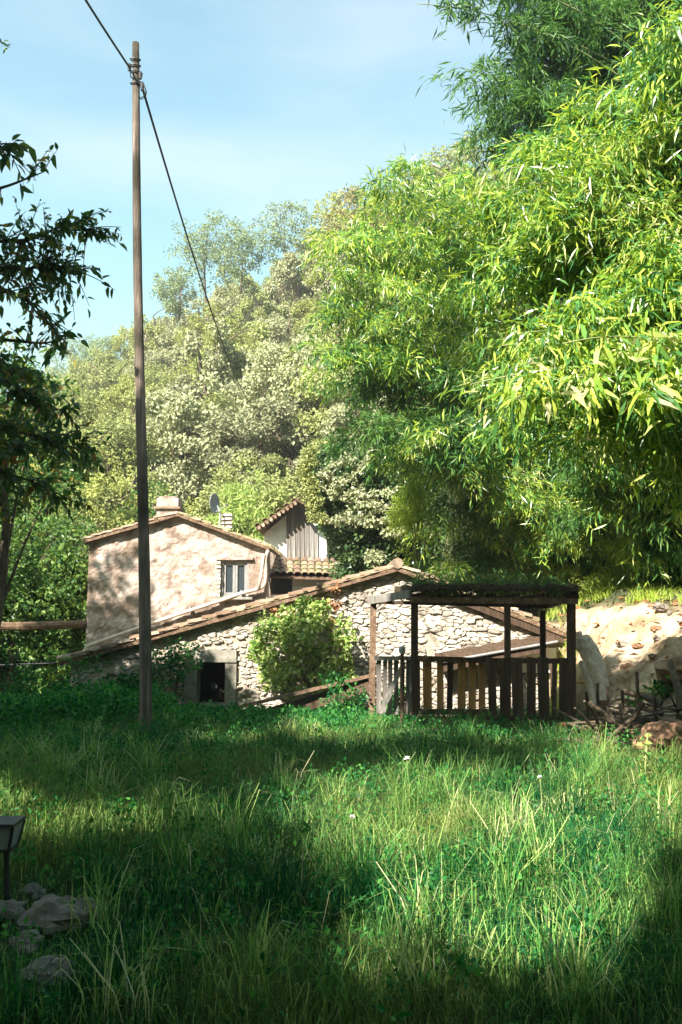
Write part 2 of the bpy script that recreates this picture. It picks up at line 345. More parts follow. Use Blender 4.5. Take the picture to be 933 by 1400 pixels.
# ------------------------------------------------------------------ ground
xs = np.unique(np.concatenate([np.linspace(-190, -30, 14), np.linspace(-30, -8, 30), np.linspace(-8, 10, 150), np.linspace(10, 40, 36), np.linspace(40, 190, 14)]))
ys = np.unique(np.concatenate([np.linspace(-60, 0, 16), np.linspace(0, 20, 160), np.linspace(20, 100, 90), np.linspace(100, 320, 16)]))
X, Yg = np.meshgrid(xs, ys); Z = ground_z(X, Yg)
onbank = sstep(2.9, 3.5, X + .2 * wob(X * 2, Yg * 2)) * sstep(-.3, .5, Yg - bank_y(X) + .25 * wob(X, Yg * 3))
lump = np.vectorize(lambda x, y: noise.fractal(Vector((x * 1.6, y * 1.6, 0)), 1.0, 2.0, 4))(X, Yg)
Z = Z + onbank * lump * .22 + onbank * np.vectorize(lambda x, y: noise.fractal(Vector((x * 6, y * 6, 7)), .8, 2.0, 3) if x > 2.5 and 8 < y < 16 else 0.0)(X, Yg) * .05 * sstep(40, 20, Yg)
soilf = onbank * sstep(4.9, 3.9, Yg - bank_y(X) + .4 * wob(X, Yg)) * sstep(9.5, 8, X)
V = np.stack([X, Yg, Z], -1).reshape(-1, 3); nx, ny = len(xs), len(ys)
I = np.arange(ny * nx).reshape(ny, nx)
Fq = np.stack([I[:-1, :-1], I[:-1, 1:], I[1:, 1:], I[1:, :-1]], -1).reshape(-1, 4)
gr = obj('ground', mesh('ground', V, Fq, soilf.ravel(), True), M['soil']); gr['kind'] = 'structure'; gr['label'] = 'meadow ground with a sunny bare bank and a wooded hill behind'

# ------------------------------------------------------------------ wall of rubble: cells of a stretched Voronoi pattern
def clip_poly(P, n, d):          # keep n.x <= d
    out = []; m = len(P)
    for i in range(m):
        a, b = P[i], P[(i + 1) % m]; da = a @ n - d; db = b @ n - d
        if da <= 0: out.append(a)
        if (da < 0 < db) or (db < 0 < da): out.append(a + (b - a) * (da / (da - db)))
    return np.array(out) if len(out) > 2 else None
def rubble(poly, size, asp, hole=None, grow=None):
    """convex poly in (x,z) -> list of cell polygons; asp = width/height"""
    poly = np.array(poly, float); lo, hi = poly.min(0), poly.max(0); S = []
    sx, sz = size * math.sqrt(asp), size / math.sqrt(asp); row = 0; z = lo[1]
    while z < hi[1] + sz:
        k = grow(0, z) if grow else 1; x = lo[0] - rng.random() * sx
        while x < hi[0] + sx:
            k = grow(x, z) if grow else 1
            S.append((x + rng.normal(0, .2) * sx, z + rng.normal(0, .27) * sz)); x += sx * k * rng.choice([.6, .8, 1, 1.3, 1.7])
        z += sz * rng.uniform(.7, 1.2)
    S = np.array(S); keep = rng.random(len(S)) > .12; S = S[keep]
    A = np.array([1 / asp, 1.0]); T = S * A; cells = []
    e = np.roll(poly, -1, 0) - poly; nn = np.stack([e[:, 1], -e[:, 0]], 1)
    if ((poly.mean(0) - poly[0]) @ nn[0]) > 0: nn = -nn
    for i in range(len(S)):
        if any((S[i] - poly[j]) @ nn[j] > 0 for j in range(len(poly))): continue
        if hole is not None and hole[0] < S[i][0] < hole[1] and hole[2] < S[i][1] < hole[3]: continue
        dd = ((T - T[i]) ** 2).sum(1); nb_ = np.argsort(dd)[1:16]; q = size * 1.6
        P = T[i] + np.array([(-q, -q), (q, -q), (q, q), (-q, q)])
        for j in nb_:
            nv = T[j] - T[i]; P = clip_poly(P, nv, nv @ (T[i] + T[j]) / 2)
            if P is None: break
        if P is None: continue
        P = P / A
        for j in range(len(poly)):
            P = clip_poly(P, nn[j], nn[j] @ poly[j])
            if P is None: break
        if P is None: continue
        if hole is not None:
            x0, x1, z0, z1 = hole; c = S[i]
            ds = [x0 - c[0], c[0] - x1, z0 - c[1], c[1] - z1]; k = int(np.argmax(ds))
            h = [(np.array([1., 0]), x0), (np.array([-1., 0]), -x1), (np.array([0, 1.]), z0), (np.array([0, -1.]), -z1)][k]
            if P[:, 0].max() > x0 and P[:, 0].min() < x1 and P[:, 1].max() > z0 and P[:, 1].min() < z1: P = clip_poly(P, *h)
            if P is None: continue
        if len(P) > 2: cells.append(P)
    return cells
def cell_stone(P, Y, depth, gap=.004, proud=.034):
    """one stone: bevelled, domed polygon standing proud of plane Y (towards -Y)"""
    c = P.mean(0); d = np.linalg.norm(P - c, axis=1).mean()
    if d < .028: return None
    k = max(.55, 1 - gap / d); P = c + (P - c) * k
    a = P * .72 + np.roll(P, -1, 0) * .28; b = P * .28 + np.roll(P, -1, 0) * .72
    Q = np.stack([a, b], 1).reshape(-1, 2); m = len(Q); Q = Q + rng.normal(0, .055, Q.shape) * d * (1, .7); pr = proud * rng.uniform(.35, 1.5)
    tl = rng.normal(0, .10, 2)
    def ring(s, y):
        q = c + (Q - c) * s; return np.stack([q[:, 0], Y - y - ((q - c) @ tl) * (y > 0), q[:, 1]], 1)
    V = np.concatenate([ring(1, -depth), ring(1, pr * .45), ring(.86, pr * .95 + rng.normal(0, .003)), [[c[0], Y - pr * 1.12, c[1]]]])
    V[m:] += rng.normal(0, .0035, V[m:].shape)
    Fs = []
    for r_ in range(2):
        for i in range(m): j = (i + 1) % m; Fs.append((r_ * m + i, r_ * m + j, (r_ + 1) * m + j, (r_ + 1) * m + i))
    for i in range(m): Fs.append((2 * m + i, 2 * m + (i + 1) % m, 3 * m))
    return V, Fs

# ------------------------------------------------------------------ LOWER STONE BUILDING
YW = 13.5
eL, ap, eR = pt(98, 903, YW), pt(543, 778, YW), pt(768, 866, YW)
x0, z0 = eL[0], eL[2]; xa, za = ap[0], ap[2]; x1, z1 = eR[0], eR[2]
ZB = -0.75
def roof_z(x): return z0 + (za - z0) * (x - x0) / (xa - x0) if x < xa else za + (z1 - za) * (x - xa) / (x1 - xa)
barn = thing('stone_outbuilding', 'low rubble stone outbuilding with a small dark window, right behind the wooden pen', 'building', (0, YW, ZB))
wx0, wz1 = pt(270, 905, YW)[[0, 2]]; wx1, wz0 = pt(308, 963, YW)[[0, 2]]        # opening
sx0, sz1 = pt(254, 888, YW)[[0, 2]]; sx1, sz0 = pt(323, 980, YW)[[0, 2]]        # dressed surround
w_ = MB(); T_ = .45
for (a_, b_) in ((x0, sx0), (sx1, xa), (xa, x1)):
    w_.prism([(a_, YW, ZB), (b_, YW, ZB), (b_, YW, roof_z(b_)), (a_, YW, roof_z(a_))], (0, T_, 0))
w_.prism([(sx0, YW, sz1), (sx1, YW, sz1), (sx1, YW, roof_z(sx1)), (sx0, YW, roof_z(sx0))], (0, T_, 0))
w_.prism([(sx0, YW, ZB), (sx1, YW, ZB), (sx1, YW, sz0), (sx0, YW, sz0)], (0, T_, 0))
YBK = 18.8
w_.prism([(x0, YW + T_ + .003, ZB), (x0 + .4, YW + T_ + .003, ZB), (x0 + .4, YW + T_ + .003, z0 + .1), (x0, YW + T_ + .003, z0 + .0)], (0, YBK - YW - T_, 0))
w_.prism([(x1 - .4, YW + T_ + .003, ZB), (x1, YW + T_ + .003, ZB), (x1, YW + T_ + .003, z1), (x1 - .4, YW + T_ + .003, z1 + .1)], (0, YBK - YW - T_, 0))
w_.build('wall', M['mortar'], barn)
wall_poly = [(x0, ZB), (x1, ZB), (x1, z1 - .03), (xa, za - .03), (x0, z0 - .03)]
big = lambda x, z: (1.25 if x > .6 else (.72 if x < -1.2 else .95))
cells = rubble(wall_poly, .088, 2.1, (sx0, sx1, sz0, sz1), big)
def vis(P): c = P.mean(0); return -.55 < c[1] and c[0] > -4.6
cells = [c for c in cells if vis(c) and not (noise.fractal(Vector((c.mean(0)[0] * 1.3, 4, c.mean(0)[1] * 1.8)), 1, 2, 3) > (.12 if c.mean(0)[0] < 0 else .5) and rng.random() < .7)]
area = lambda P: .5 * abs(np.dot(P[:, 0], np.roll(P[:, 1], -1)) - np.dot(P[:, 1], np.roll(P[:, 0], -1)))
cells.sort(key=lambda P: -area(P) * (1.6 if P.mean(0)[0] > -1.2 else .8))
fill = MB()
for i, P in enumerate(cells):
    s_ = cell_stone(P, YW, .04)
    if s_ is None: continue
    if i < 295:
        mb = MB(); mb.add(*s_); o = obj('stone', mb.mesh('stone', False), M['stone'], barn); recentre(o)
    else: fill.add(*s_)
fill.build('small_stone', M['stone'], barn, 'stuff')
# window: jambs, lintel, sill, dark interior
wn = MB()
wn.box(((sx0 + wx0) / 2, YW + .14, (wz0 + wz1) / 2), (wx0 - sx0, .4, wz1 - wz0), r=.3, jit=.003)
wn.box(((sx1 + wx1) / 2, YW + .14, (wz0 + wz1) / 2), (sx1 - wx1, .4, wz1 - wz0), r=.5, jit=.003)
wn.box(((sx0 + sx1) / 2, YW + .13, (sz1 + wz1) / 2), (sx1 - sx0, .42, sz1 - wz1 - .004), r=.7, jit=.003)
wn.box(((sx0 + sx1) / 2, YW + .12, (sz0 + wz0) / 2), (sx1 - sx0, .44, wz0 - sz0 - .004), r=.2, jit=.003)
win = wn.build('window', M['dressed'], barn)
mb = MB(); mb.box(((wx0 + wx1) / 2, YW + .38, (wz0 + wz1) / 2), (wx1 - wx0 + .1, .03, wz1 - wz0 + .1)); mb.build('shutter', M['dark'], win)  # near-black sheet in place of the unlit space behind the opening
c_ = pt(293, 938, YW + .33); mb = MB(); th = np.arange(14) * 2 * math.pi / 14
mb.prism([(c_[0] + .055 * math.cos(t), c_[1], c_[2] + .06 * math.sin(t)) for t in th], (0, -.02, 0)); mb.build('round_disc', M['metal'], win)  # small dark disc inside the opening
# roof slabs; the left one rises a little towards the house
bl = pt(118, 897, YBK); br_ = pt(372, 820, YBK)
lz = lambda x: bl[2] + (br_[2] - bl[2]) * (x - bl[0]) / (br_[0] - bl[0])
OV = .16
def slab(mb, A, B, C, D, t, r=None):
    P = np.array([A, B, C, D], float); mb.hexa(np.concatenate([P - np.array([0, 0, t]), P]), r)
rf = MB()
XH = -1.55
A = (x0 - .15, YW - OV, roof_z(x0) - .04 + .03); B = (xa, YW - OV, za + .03)
Am = (XH, YW - OV, roof_z(XH) + .03); Cm = (XH, YBK, lz(XH)); D = (x0 - .15, YBK, lz(x0 - .15))
slab(rf, A, Am, Cm, D, .07)
Cn = (XH, YBK, roof_z(XH) - .1); C = (xa, YBK, za + .0)
slab(rf, (XH + .003, Am[1], Am[2]), B, C, (XH + .003, YBK, Cn[2]), .07)
A2 = (xa, YW - OV, za + .03); B2 = (x1 + .12, YW - OV, z1 - .02); C2 = (x1 + .12, YBK, z1 + .0); D2 = (xa, YBK, za)
slab(rf, A2, B2, C2, D2, .07)
roof = rf.build('roof', M['wood_brown'], barn)
def coppo(P0, P1, r0, r1, t=.016, up=(0, 0, 1), k=6):
    """one half-round clay tile from P0 to P1"""
    P0 = np.array(P0, float); P1 = np.array(P1, float); d = unit(P1 - P0); up = np.array(up, float); s = unit(np.cross(d, up)); u = np.cross(s, d)
    V = []
    for (P, r) in ((P0, r0), (P1, r1)):
        for rr in (r, r - t):
            for i in range(k + 1):
                a_ = math.pi * i / k; V.append(P + s * math.cos(a_) * rr + u * math.sin(a_) * rr * .62)
    K = k + 1; Fs = []
    for i in range(k):
        Fs += [(i, i + 1, 2 * K + i + 1, 2 * K + i), (K + i, 3 * K + i, 3 * K + i + 1, K + i + 1), (i, K + i, K + i + 1, i + 1), (2 * K + i, 2 * K + i + 1, 3 * K + i + 1, 3 * K + i)]
    Fs += [(0, 2 * K, 3 * K, K), (k, K + k, 3 * K + k, 2 * K + k)]
    return np.array(V), Fs
def verge(A, B, step, parent, mat, r=.085, yoff=0, jz=.006):
    """tiles overlapping up a sloping edge, low end A to high end B; each tile a part"""
    A = np.array(A, float); B = np.array(B, float); L = np.linalg.norm(B - A); d = (B - A) / L; n = int(L / step)
    for i in range(n):
        a_ = A + d * (i * step - .03); b_ = A + d * ((i + 1) * step + .05)
        j = rng.normal(0, jz); mb = MB(); mb.add(*coppo(a_ + (0, rng.normal(0, .008), .035 + j), b_ + (0, 0, .01 + j), r * 1.06, r * .84))
        o = obj('roof_tile', mb.mesh('roof_tile'), mat, parent); recentre(o)
verge(np.array(A) + (0, .05, 0), np.array(B) + (0, .05, 0), .235, roof, M['tile'])
verge(np.array(B2) + (0, .05, 0), np.array(A2) + (0, .05, 0), .235, roof, M['tile'])
# courses behind the verge
cv = MB()
def courses(mb, A, B, C, D, nrow, step, r=.085):
    """tile rows following A->B (low to high) stacked towards D->C"""
    A, B, C, D = [np.array(q, float) for q in (A, B, C, D)]
    for i in range(nrow):
        f = (i + .5) / nrow; P = A + (D - A) * f; Q = B + (C - B) * f; L = np.linalg.norm(Q - P); n = max(1, int(L / step)); d = (Q - P) / L
        for k in range(n):
            if rng.random() < .03: continue
            a_ = P + d * (k * step - .03) + (rng.normal(0, .01), rng.normal(0, .01), 0); b_ = P + d * ((k + 1) * step + .04)
            mb.add(*coppo(a_ + (0, 0, .03), b_ + (0, 0, .005), r * 1.05, r * .85, k=4))
courses(cv, np.array(A) + (0, .3, 0), np.array(Am) + (0, .3, 0), Cm, D, 26, .42)
courses(cv, np.array(Am) + (0, .3, 0), np.array(B) + (0, .3, 0), C, Cn, 26, .42)
courses(cv, np.array(B2) + (0, .3, 0), np.array(A2) + (0, .3, 0), D2, C2, 26, .42)
cv.build('roof_tile_rows', M['tile_moss'], roof, 'stuff')
mb = MB(); mb.tube(np.array([(xa, YW - OV - .02, za + .085), (xa, YBK, za + .05)]), .09, 8); mb.build('ridge_tile', M['tile'], roof)
# fascia board under the right verge, seen dark through the pen
mb = MB(); mb.beam((xa + .35, YW - OV + .05, roof_z(xa + .35) - .10), (x1 + .05, YW - OV + .05, roof_z(x1) - .11), .05, .13); mb.build('fascia_board', M['wood_dark'], barn)
# lean-to sheet with a pale edge low on the wall, right half
la, lb = pt(598, 906, 13.1), pt(762, 877, 13.1)
lt = thing('lean_to_shelter', 'low lean-to sheet with pale gutter edge against the stone wall behind the pen boards', 'shelter', (la[0], 13.1, ZB))
mb = MB(); slab(mb, la, lb, lb + (0, .37, .12), la + (0, .37, .12), .03); mb.build('roof_sheet', M['wood_dark'], lt)
mb = MB(); mb.tube([la + (0, -.03, .0), lb + (0, -.03, .0)], .02, 8); mb.build('gutter', M['white_paint'], lt)
mb = MB(); mb.beam(la + (.05, .02, -.09), lb + (-.15, .02, -.09), .04, .11); mb.build('beam', M['wood_dark'], lt)
for q in (704, 755): a_ = pt(q, 900, 13.12); mb = MB(); mb.box((a_[0], 13.14, -.0 + (a_[2] - .25) / 2), (.05, .05, a_[2] + .25)); mb.build('post', M['wood_dark'], lt)
a_ = pt(700, 886, 13.35); b_ = pt(762, 920, 13.35); mb = MB(); mb.box(((a_[0] + b_[0]) / 2, 13.40, (a_[2] + b_[2]) / 2), (b_[0] - a_[0], .03, a_[2] - b_[2])); mb.build('white_panel', M['white_plaster'], lt)
# sloping rail in front of the window
ra, rb = pt(252, 985, 12.4), pt(506, 924, 11.9)
rl = thing('sloping_rail', 'weathered plank rail sloping up from below the small window to the pen', 'rail', (ra[0], 12.5, -.4))
mb = MB(); mb.beam(ra, rb, .10, .045, jit=.004); mb.build('top_plank', M['wood_brown'], rl)
mb = MB(); mb.beam(ra + (1.1, .02, .045), rb + (0, .02, -.13), .05, .19, jit=.004); mb.build('side_board', M['wood_dark'], rl)
for f in (.35, .62, .85): q = ra + (rb - ra) * f; mb = MB(); mb.box((q[0], 12.5, (q[2] - .6) / 2), (.07, .07, q[2] + .5)); mb.build('post', M['wood_brown'], rl)

# ------------------------------------------------------------------ UPPER HOUSE
YH = 19.0
hL, hA, hR = pt(122, 741, YH), pt(245, 706, YH), pt(366, 751, YH)
hx0, hx1, hxa = hL[0], hR[0], hA[0]; hzb = -.9; DEP = 6.5
house = thing('farmhouse', 'pinkish rough plastered gabled farmhouse with a white two-pane window, behind the utility pole', 'building', ((hx0 + hx1) / 2, YH, hzb))
def hz(x): return hL[2] + (hA[2] - hL[2]) * (x - hx0) / (hxa - hx0) if x < hxa else hA[2] + (hR[2] - hA[2]) * (x - hxa) / (hx1 - hxa)
kx0, kz1 = pt(303, 767, YH)[[0, 2]]; kx1, kz0 = pt(340, 816, YH)[[0, 2]]
def rough_panel(xa_, xb_, zb, zt, st=.035):
    nxx = max(2, int((xb_ - xa_) / st)); nz_ = max(2, int((max(zt(xa_), zt(xb_)) - zb) / st)); V = []
    for i in range(nxx + 1):
        x = xa_ + (xb_ - xa_) * i / nxx
        for j in range(nz_ + 1):
            z = zb + (zt(x) - zb) * j / nz_
            d = noise.fractal(Vector((x * 2.2, 0, z * 3.0)), .9, 2.1, 5) * .03 + noise.fractal(Vector((x * 11, 3, z * 16)), .6, 2.1, 4) * .018
            c = noise.cell(Vector((x * 4 + 40, 7, z * 7))); d2 = noise.voronoi(Vector((x * 4.2, 0, z * 6.5)))[0]
            lo = max(0, .5 - noise.fractal(Vector((x * .9, 9, z * .9 + 3)), 1, 2, 2)) * (1.4 if z < .9 + .25 * x + 1.6 else .5)
            V.append((x, YH - d - max(0, .32 - d2[0]) * .12 * lo, z))
    Fs = [(i * (nz_ + 1) + j, (i + 1) * (nz_ + 1) + j, (i + 1) * (nz_ + 1) + j + 1, i * (nz_ + 1) + j + 1) for i in range(nxx) for j in range(nz_)]
    return V, Fs
wl = MB()
wl.add(*rough_panel(hx0, hxa, -.1, hz), r=.4); wl.add(*rough_panel(hxa, kx0, -.1, hz), r=.4); wl.add(*rough_panel(kx1, hx1, -.1, hz), r=.4)
wl.add(*rough_panel(kx0, kx1, kz1, hz), r=.4); wl.add(*rough_panel(kx0, kx1, -.1, lambda x: kz0), r=.4)
for (a_, b_, lo_) in ((hx0, hxa, hzb), (hxa, kx0, hzb), (kx0, kx1, kz1), (kx1, hx1, hzb)):
    wl.prism([(a_, YH + .06, lo_), (b_, YH + .06, lo_), (b_, YH + .06, hz(b_) - .01), (a_, YH + .06, hz(a_) - .01)], (0, .34, 0))
wl.prism([(kx0, YH + .06, hzb), (kx1, YH + .06, hzb), (kx1, YH + .06, kz0), (kx0, YH + .06, kz0)], (0, .34, 0))
wl.prism([(hx0, YH + .403, hzb), (hx0 + .35, YH + .403, hzb), (hx0 + .35, YH + .403, hL[2]), (hx0, YH + .403, hL[2])], (0, DEP, 0))
wl.prism([(hx1 - .35, YH + .403, hzb), (hx1, YH + .403, hzb), (hx1, YH + .403, hR[2]), (hx1 - .35, YH + .403, hR[2])], (0, DEP, 0))
hw = wl.build('wall', M['plaster'], house, smooth=True)
# edge returns of the rough face
# window
wf = MB(); fy = YH + .05
def frame(mb, xa_, xb_, za_, zb_, y, t, d):
    mb.box((xa_ + t / 2, y, (za_ + zb_) / 2), (t, d, zb_ - za_)); mb.box((xb_ - t / 2, y, (za_ + zb_) / 2), (t, d, zb_ - za_))
    mb.box(((xa_ + xb_) / 2, y + .002, zb_ - t / 2), (xb_ - xa_ - 2 * t, d, t)); mb.box(((xa_ + xb_) / 2, y + .002, za_ + t / 2), (xb_ - xa_ - 2 * t, d, t))
frame(wf, kx0, kx1, kz0, kz1, fy, .045, .09)
hwn = wf.build('window', M['white_paint'], house)
xm = (kx0 + kx1) / 2
for (a_, b_) in ((kx0 + .05, xm - .004), (xm + .004, kx1 - .05)):
    mb = MB(); frame(mb, a_, b_, kz0 + .05, kz1 - .05, fy + .01, .05, .05); mb.build('casement', M['white_paint'], hwn)
    mb = MB(); mb.box(((a_ + b_) / 2, fy + .02, (kz0 + kz1) / 2), (b_ - a_ - .09, .008, kz1 - kz0 - .19)); mb.build('pane', M['glass'], hwn)
mb = MB(); mb.box((xm, YH + .2, (kz0 + kz1) / 2), (kx1 - kx0 - .1, .02, kz1 - kz0 - .1)); mb.build('curtain', M['dark'], hwn)  # near-black sheet painted as the unlit room behind the panes
mb = MB(); mb.box((xm, YH - .04, kz0 - .03), (kx1 - kx0 + .2, .2, .055), jit=.003); mb.build('sill', M['dressed'], hwn)
for k in range(9):
    z_ = kz0 + (kz1 - kz0) * (k + .5) / 9; mb = MB(); mb.box((kx0 - .055 - rng.random() * .02, YH - .02, z_), (.11, .12, .075), jit=.006)
    mb.build('jamb_brick', M['stone'], house)
mb = MB(); mb.beam((kx0 - .12, YH - .03, kz1 + .05), (kx1 + .1, YH - .03, kz1 + .05), .1, .07, jit=.006); mb.build('lintel', M['plaster'], house)
# roof
rr = MB(); o1 = .17
AL = (hx0 - .1, YH - o1, hz(hx0) - .03 + .05); AB = (hxa, YH - o1, hA[2] + .05); CL = (hxa, YH + DEP + .3, hA[2] + .05); DL = (hx0 - .1, YH + DEP + .3, hL[2] + .02)
slab(rr, AL, AB, CL, DL, .06)
AR = (hx1 + .06, YH - o1, hR[2] + .03); DR = (hx1 + .06, YH + DEP + .3, hR[2] + .03)
slab(rr, (hxa, YH - o1, hA[2] + .05), AR, DR, CL, .06)
hroof = rr.build('roof', M['wood_brown'], house)
verge(np.array(AL) + (0, .06, 0), np.array(AB) + (0, .06, 0), .24, hroof, M['tile'], .085)
verge(np.array(AR) + (0, .06, 0), np.array(AB) + (0, .06, 0), .24, hroof, M['tile_moss'], .085)
cv = MB(); courses(cv, np.array(AL) + (0, .3, 0), np.array(AB) + (0, .3, 0), CL, DL, 24, .42); courses(cv, np.array(AR) + (0, .3, 0), np.array(AB) + (0, .3, 0), CL, DR, 24, .42)
cv.build('roof_tile_rows', M['tile_moss'], hroof, 'stuff')
# chimney with arched top openings
YC = 20.3; ca, cb = pt(212, 716, YC), pt(247, 687, YC)
ch = MB(); cx = (ca[0] + cb[0]) / 2; cw = cb[0] - ca[0]
ch.box((cx, YC + .2, (hA[2] + cb[2]) / 2 - .05), (cw * .86, .5, cb[2] - hA[2] + .3), jit=.004)
ch.box((cx, YC + .2, cb[2] + .13), (cw * .72, .42, .05), jit=.003)
for i in range(5): ch.box((cx + (i - 2) * cw * .155, YC + .02, cb[2] + .055 + .0), (.035, .06, .11), jit=.002); ch.box((cx + (i - 2) * cw * .155, YC + .38, cb[2] + .055), (.035, .06, .11), jit=.002)
cho = ch.build('chimney', M['plaster'], house)
mb = MB(); mb.box((cx, YC + .2, cb[2] - .135), (cw * 1.04, .62, .05), jit=.003); mb.build('chimney_collar', M['tile'], cho)
# ribbed vent on right slope
vc = pt(310, 722, 19.9); vt = thing('roof_vent', 'white ribbed vent stack with stacked slats on the right roof slope of the farmhouse', 'vent', (vc[0], 19.9, vc[2] - .1))
for i in range(4): mb = MB(); mb.box((vc[0], 19.9, vc[2] + .02 + i * .095), (.27, .27, .045), jit=.002); mb.build('slat', M['white_plaster'], vt)
mb = MB(); mb.box((vc[0], 19.9, vc[2] + .1), (.2, .2, .5)); mb.build('stack', M['tile_moss'], vt)
# dish
dc = pt(294, 688, 19.6)
ds = thing('satellite_dish', 'grey satellite dish seen nearly edge-on above the farmhouse roof', 'satellite dish', (dc[0] + .1, 19.6, pt(300, 716, 19.6)[2] - .15))
V_ = [(0, 0, 0)]; Fs_ = []
for i in range(1, 5):
    for j in range(20):
        t = j * math.pi / 10; rr_ = i / 4; V_.append((math.cos(t) * rr_ * .21, -.07 * (1 - rr_ * rr_) * -1, math.sin(t) * rr_ * .24))
for j in range(20): Fs_.append((0, 1 + j, 1 + (j + 1) % 20))
for i in range(3):
    for j in range(20): a_ = 1 + i * 20 + j; b_ = 1 + i * 20 + (j + 1) % 20; Fs_.append((a_, a_ + 20, b_ + 20, b_))
V_ = np.array(V_); V2 = V_ + (0, .012, 0); Vd = np.concatenate([V_, V2]); Fs2 = [tuple(i + 81 for i in f[::-1]) for f in Fs_]
Fs_ += Fs2 + [(61 + j, 142 + j, 142 + (j + 1) % 20, 61 + (j + 1) % 20) for j in range(20)]
an = R(66); Rz = np.array([[math.cos(an), -math.sin(an), 0], [math.sin(an), math.cos(an), 0], [0, 0, 1]])
mb = MB(); mb.add(Vd @ Rz.T + dc, Fs_); mb.build('reflector', M['grey_metal'], ds, smooth=True)
mb = MB(); mb.tube([dc + (.06, .02, -.05), dc + (.12, .02, -.25), pt(300, 716, 19.6) + (0, 0, -.15)], .018, 6); mb.build('mast', M['grey_metal'], ds)
f_ = Rz @ np.array([0, -.33, -.05]); mb = MB(); mb.tube([dc + (Rz @ np.array([0, 0, -.22])), dc + f_], .01, 5); mb.build('feed_arm', M['grey_metal'], ds)
mb = MB(); mb.box(dc + f_, (.06, .06, .06)); mb.build('receiver', M['metal'], ds)
# drain pipe along the wall and down the corner
YP = YH - .13
P_ = [pt(367, 752, YP), pt(363, 764, YP), pt(364, 788, YP), pt(362, 801, YP), pt(352, 806, YP), pt(330, 811, YP), pt(306, 820, YP), pt(240, 841, YP), pt(180, 862, YP), pt(128, 880, YP), pt(118, 884, YP), pt(114, 897, YP)]
Pp = []
for i in range(len(P_) - 1):
    for f in (0, .33, .66): Pp.append(P_[i] * (1 - f) + P_[i + 1] * f)
Pp.append(P_[-1]); Pp = np.array(Pp); Q = Pp.copy(); Q[1:-1] = (Pp[:-2] + Pp[1:-1] * 2 + Pp[2:]) / 4
mb = MB(); mb.tube(Q, .042, 9); mb.build('drainpipe', M['pipe'], house, smooth=True)
mb = MB(); mb.tube([pt(361, 757, YP - .06), pt(357, 790, YP - .05), pt(353, 806, YP - .05)], .03, 8); mb.build('drainpipe', M['pipe'], house, smooth=True)
for q, qy in ((330, 811), (260, 834), (180, 861)):
    c_ = pt(q, qy, YP); mb = MB(); mb.box(c_ + (0, .05, 0), (.03, .14, .135)); mb.build('pipe_clip', M['grey_metal'], house)
# brown beam at left
ba, bb = pt(-60, 856, 17.6), pt(119, 853, 18.6)
bm = MB(); bm.tube([ba, (ba + bb) / 2 + (0, 0, -.03), bb], [.085, .09, .08], 9, rough=.05); tag(bm.build('timber_beam', M['wood_brown']), 'horizontal round brown timber reaching from left edge to the farmhouse corner', 'beam')
# post at its far end keeps it up
bm = MB(); bm.tube([(ba[0] + .1, 17.7, -.6), (ba[0] + .1, 17.7, ba[2] + .1)], .08, 8); tag(bm.build('wooden_post', M['wood_brown']), 'wooden post under the left end of the timber beam, beyond the left edge', 'post')
w1 = MB(); w1.tube([pt(-40, 911, 14), pt(30, 908, 14), pt(100, 906, 14)], .012, 5); tag(w1.build('fence_wire', M['cable']), 'thin dark wire strung low at left edge below the timber beam', 'wire')

# ------------------------------------------------------------------ ANNEX between house and white shed
YA = 19.9; a1, a2 = pt(366, 786, YA), pt(455, 791, YA)
ax = thing('annex', 'small white annex with dark square window and mossy tile roof right of the farmhouse', 'building', (a1[0], YA, 0))
ox0, oz1 = pt(370, 789, YA)[[0, 2]]; ox1, oz0 = pt(400, 813, YA)[[0, 2]]
aw = MB(); zt = a1[2] + .01
aw.box(((ox1 + 3.2) / 2 - .0, YA + .15, zt / 2 - .2), (3.2 - ox1, .3, zt + .4), r=.5)
aw.box(((ox0 + ox1) / 2, YA + .15, (oz0 - .6) / 2), (ox1 - ox0, .3, oz0 + .6), r=.5)
aw.box(((ox0 + ox1) / 2, YA + .15, (zt + oz1) / 2), (ox1 - ox0, .3, zt - oz1), r=.5)
aw.build('wall', M['white_plaster'], ax)
mb = MB(); frame(mb, ox0, ox1, oz0, oz1, YA + .06, .03, .08); awn = mb.build('window', M['wood_brown'], ax)
mb = MB(); mb.box(((ox0 + ox1) / 2, YA + .1, (oz0 + oz1) / 2), (ox1 - ox0 - .06, .01, oz1 - oz0 - .06)); mb.build('pane', M['glass'], awn)
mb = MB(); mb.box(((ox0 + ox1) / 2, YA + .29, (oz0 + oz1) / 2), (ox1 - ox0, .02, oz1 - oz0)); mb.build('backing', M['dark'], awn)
f0, f1 = pt(364, 786, YA - .25), pt(470, 789, YA - .25); g0, g1 = pt(362, 764, 21.6), pt(470, 768, 21.6)
mb = MB(); slab(mb, f0, f1, g1, g0, .06); ar = mb.build('roof', M['wood_dark'], ax)
nt_ = 11
for i in range(nt_):
    f = (i + .5) / nt_; lo = f0 * (1 - f) + f1 * f; hi = g0 * (1 - f) + g1 * f; nn_ = 4
    for k in range(nn_):
        a_ = lo + (hi - lo) * (k / nn_ - .02); b_ = lo + (hi - lo) * ((k + 1) / nn_ + .03)
        mb = MB(); mb.add(*coppo(a_ + (rng.normal(0, .01), -.04 if k == 0 else 0, .05), b_ + (0, 0, .03), .095, .075)); o = obj('roof_tile', mb.mesh('roof_tile'), M['tile'] if k == nn_ - 1 or rng.random() < .3 else M['tile_moss'], ar); recentre(o)
mb = MB(); mb.beam(f0 + (0, -.03, -.05), f1 + (0, -.03, -.05), .05, .05); mb.build('eave_board', M['wood_brown'], ax)

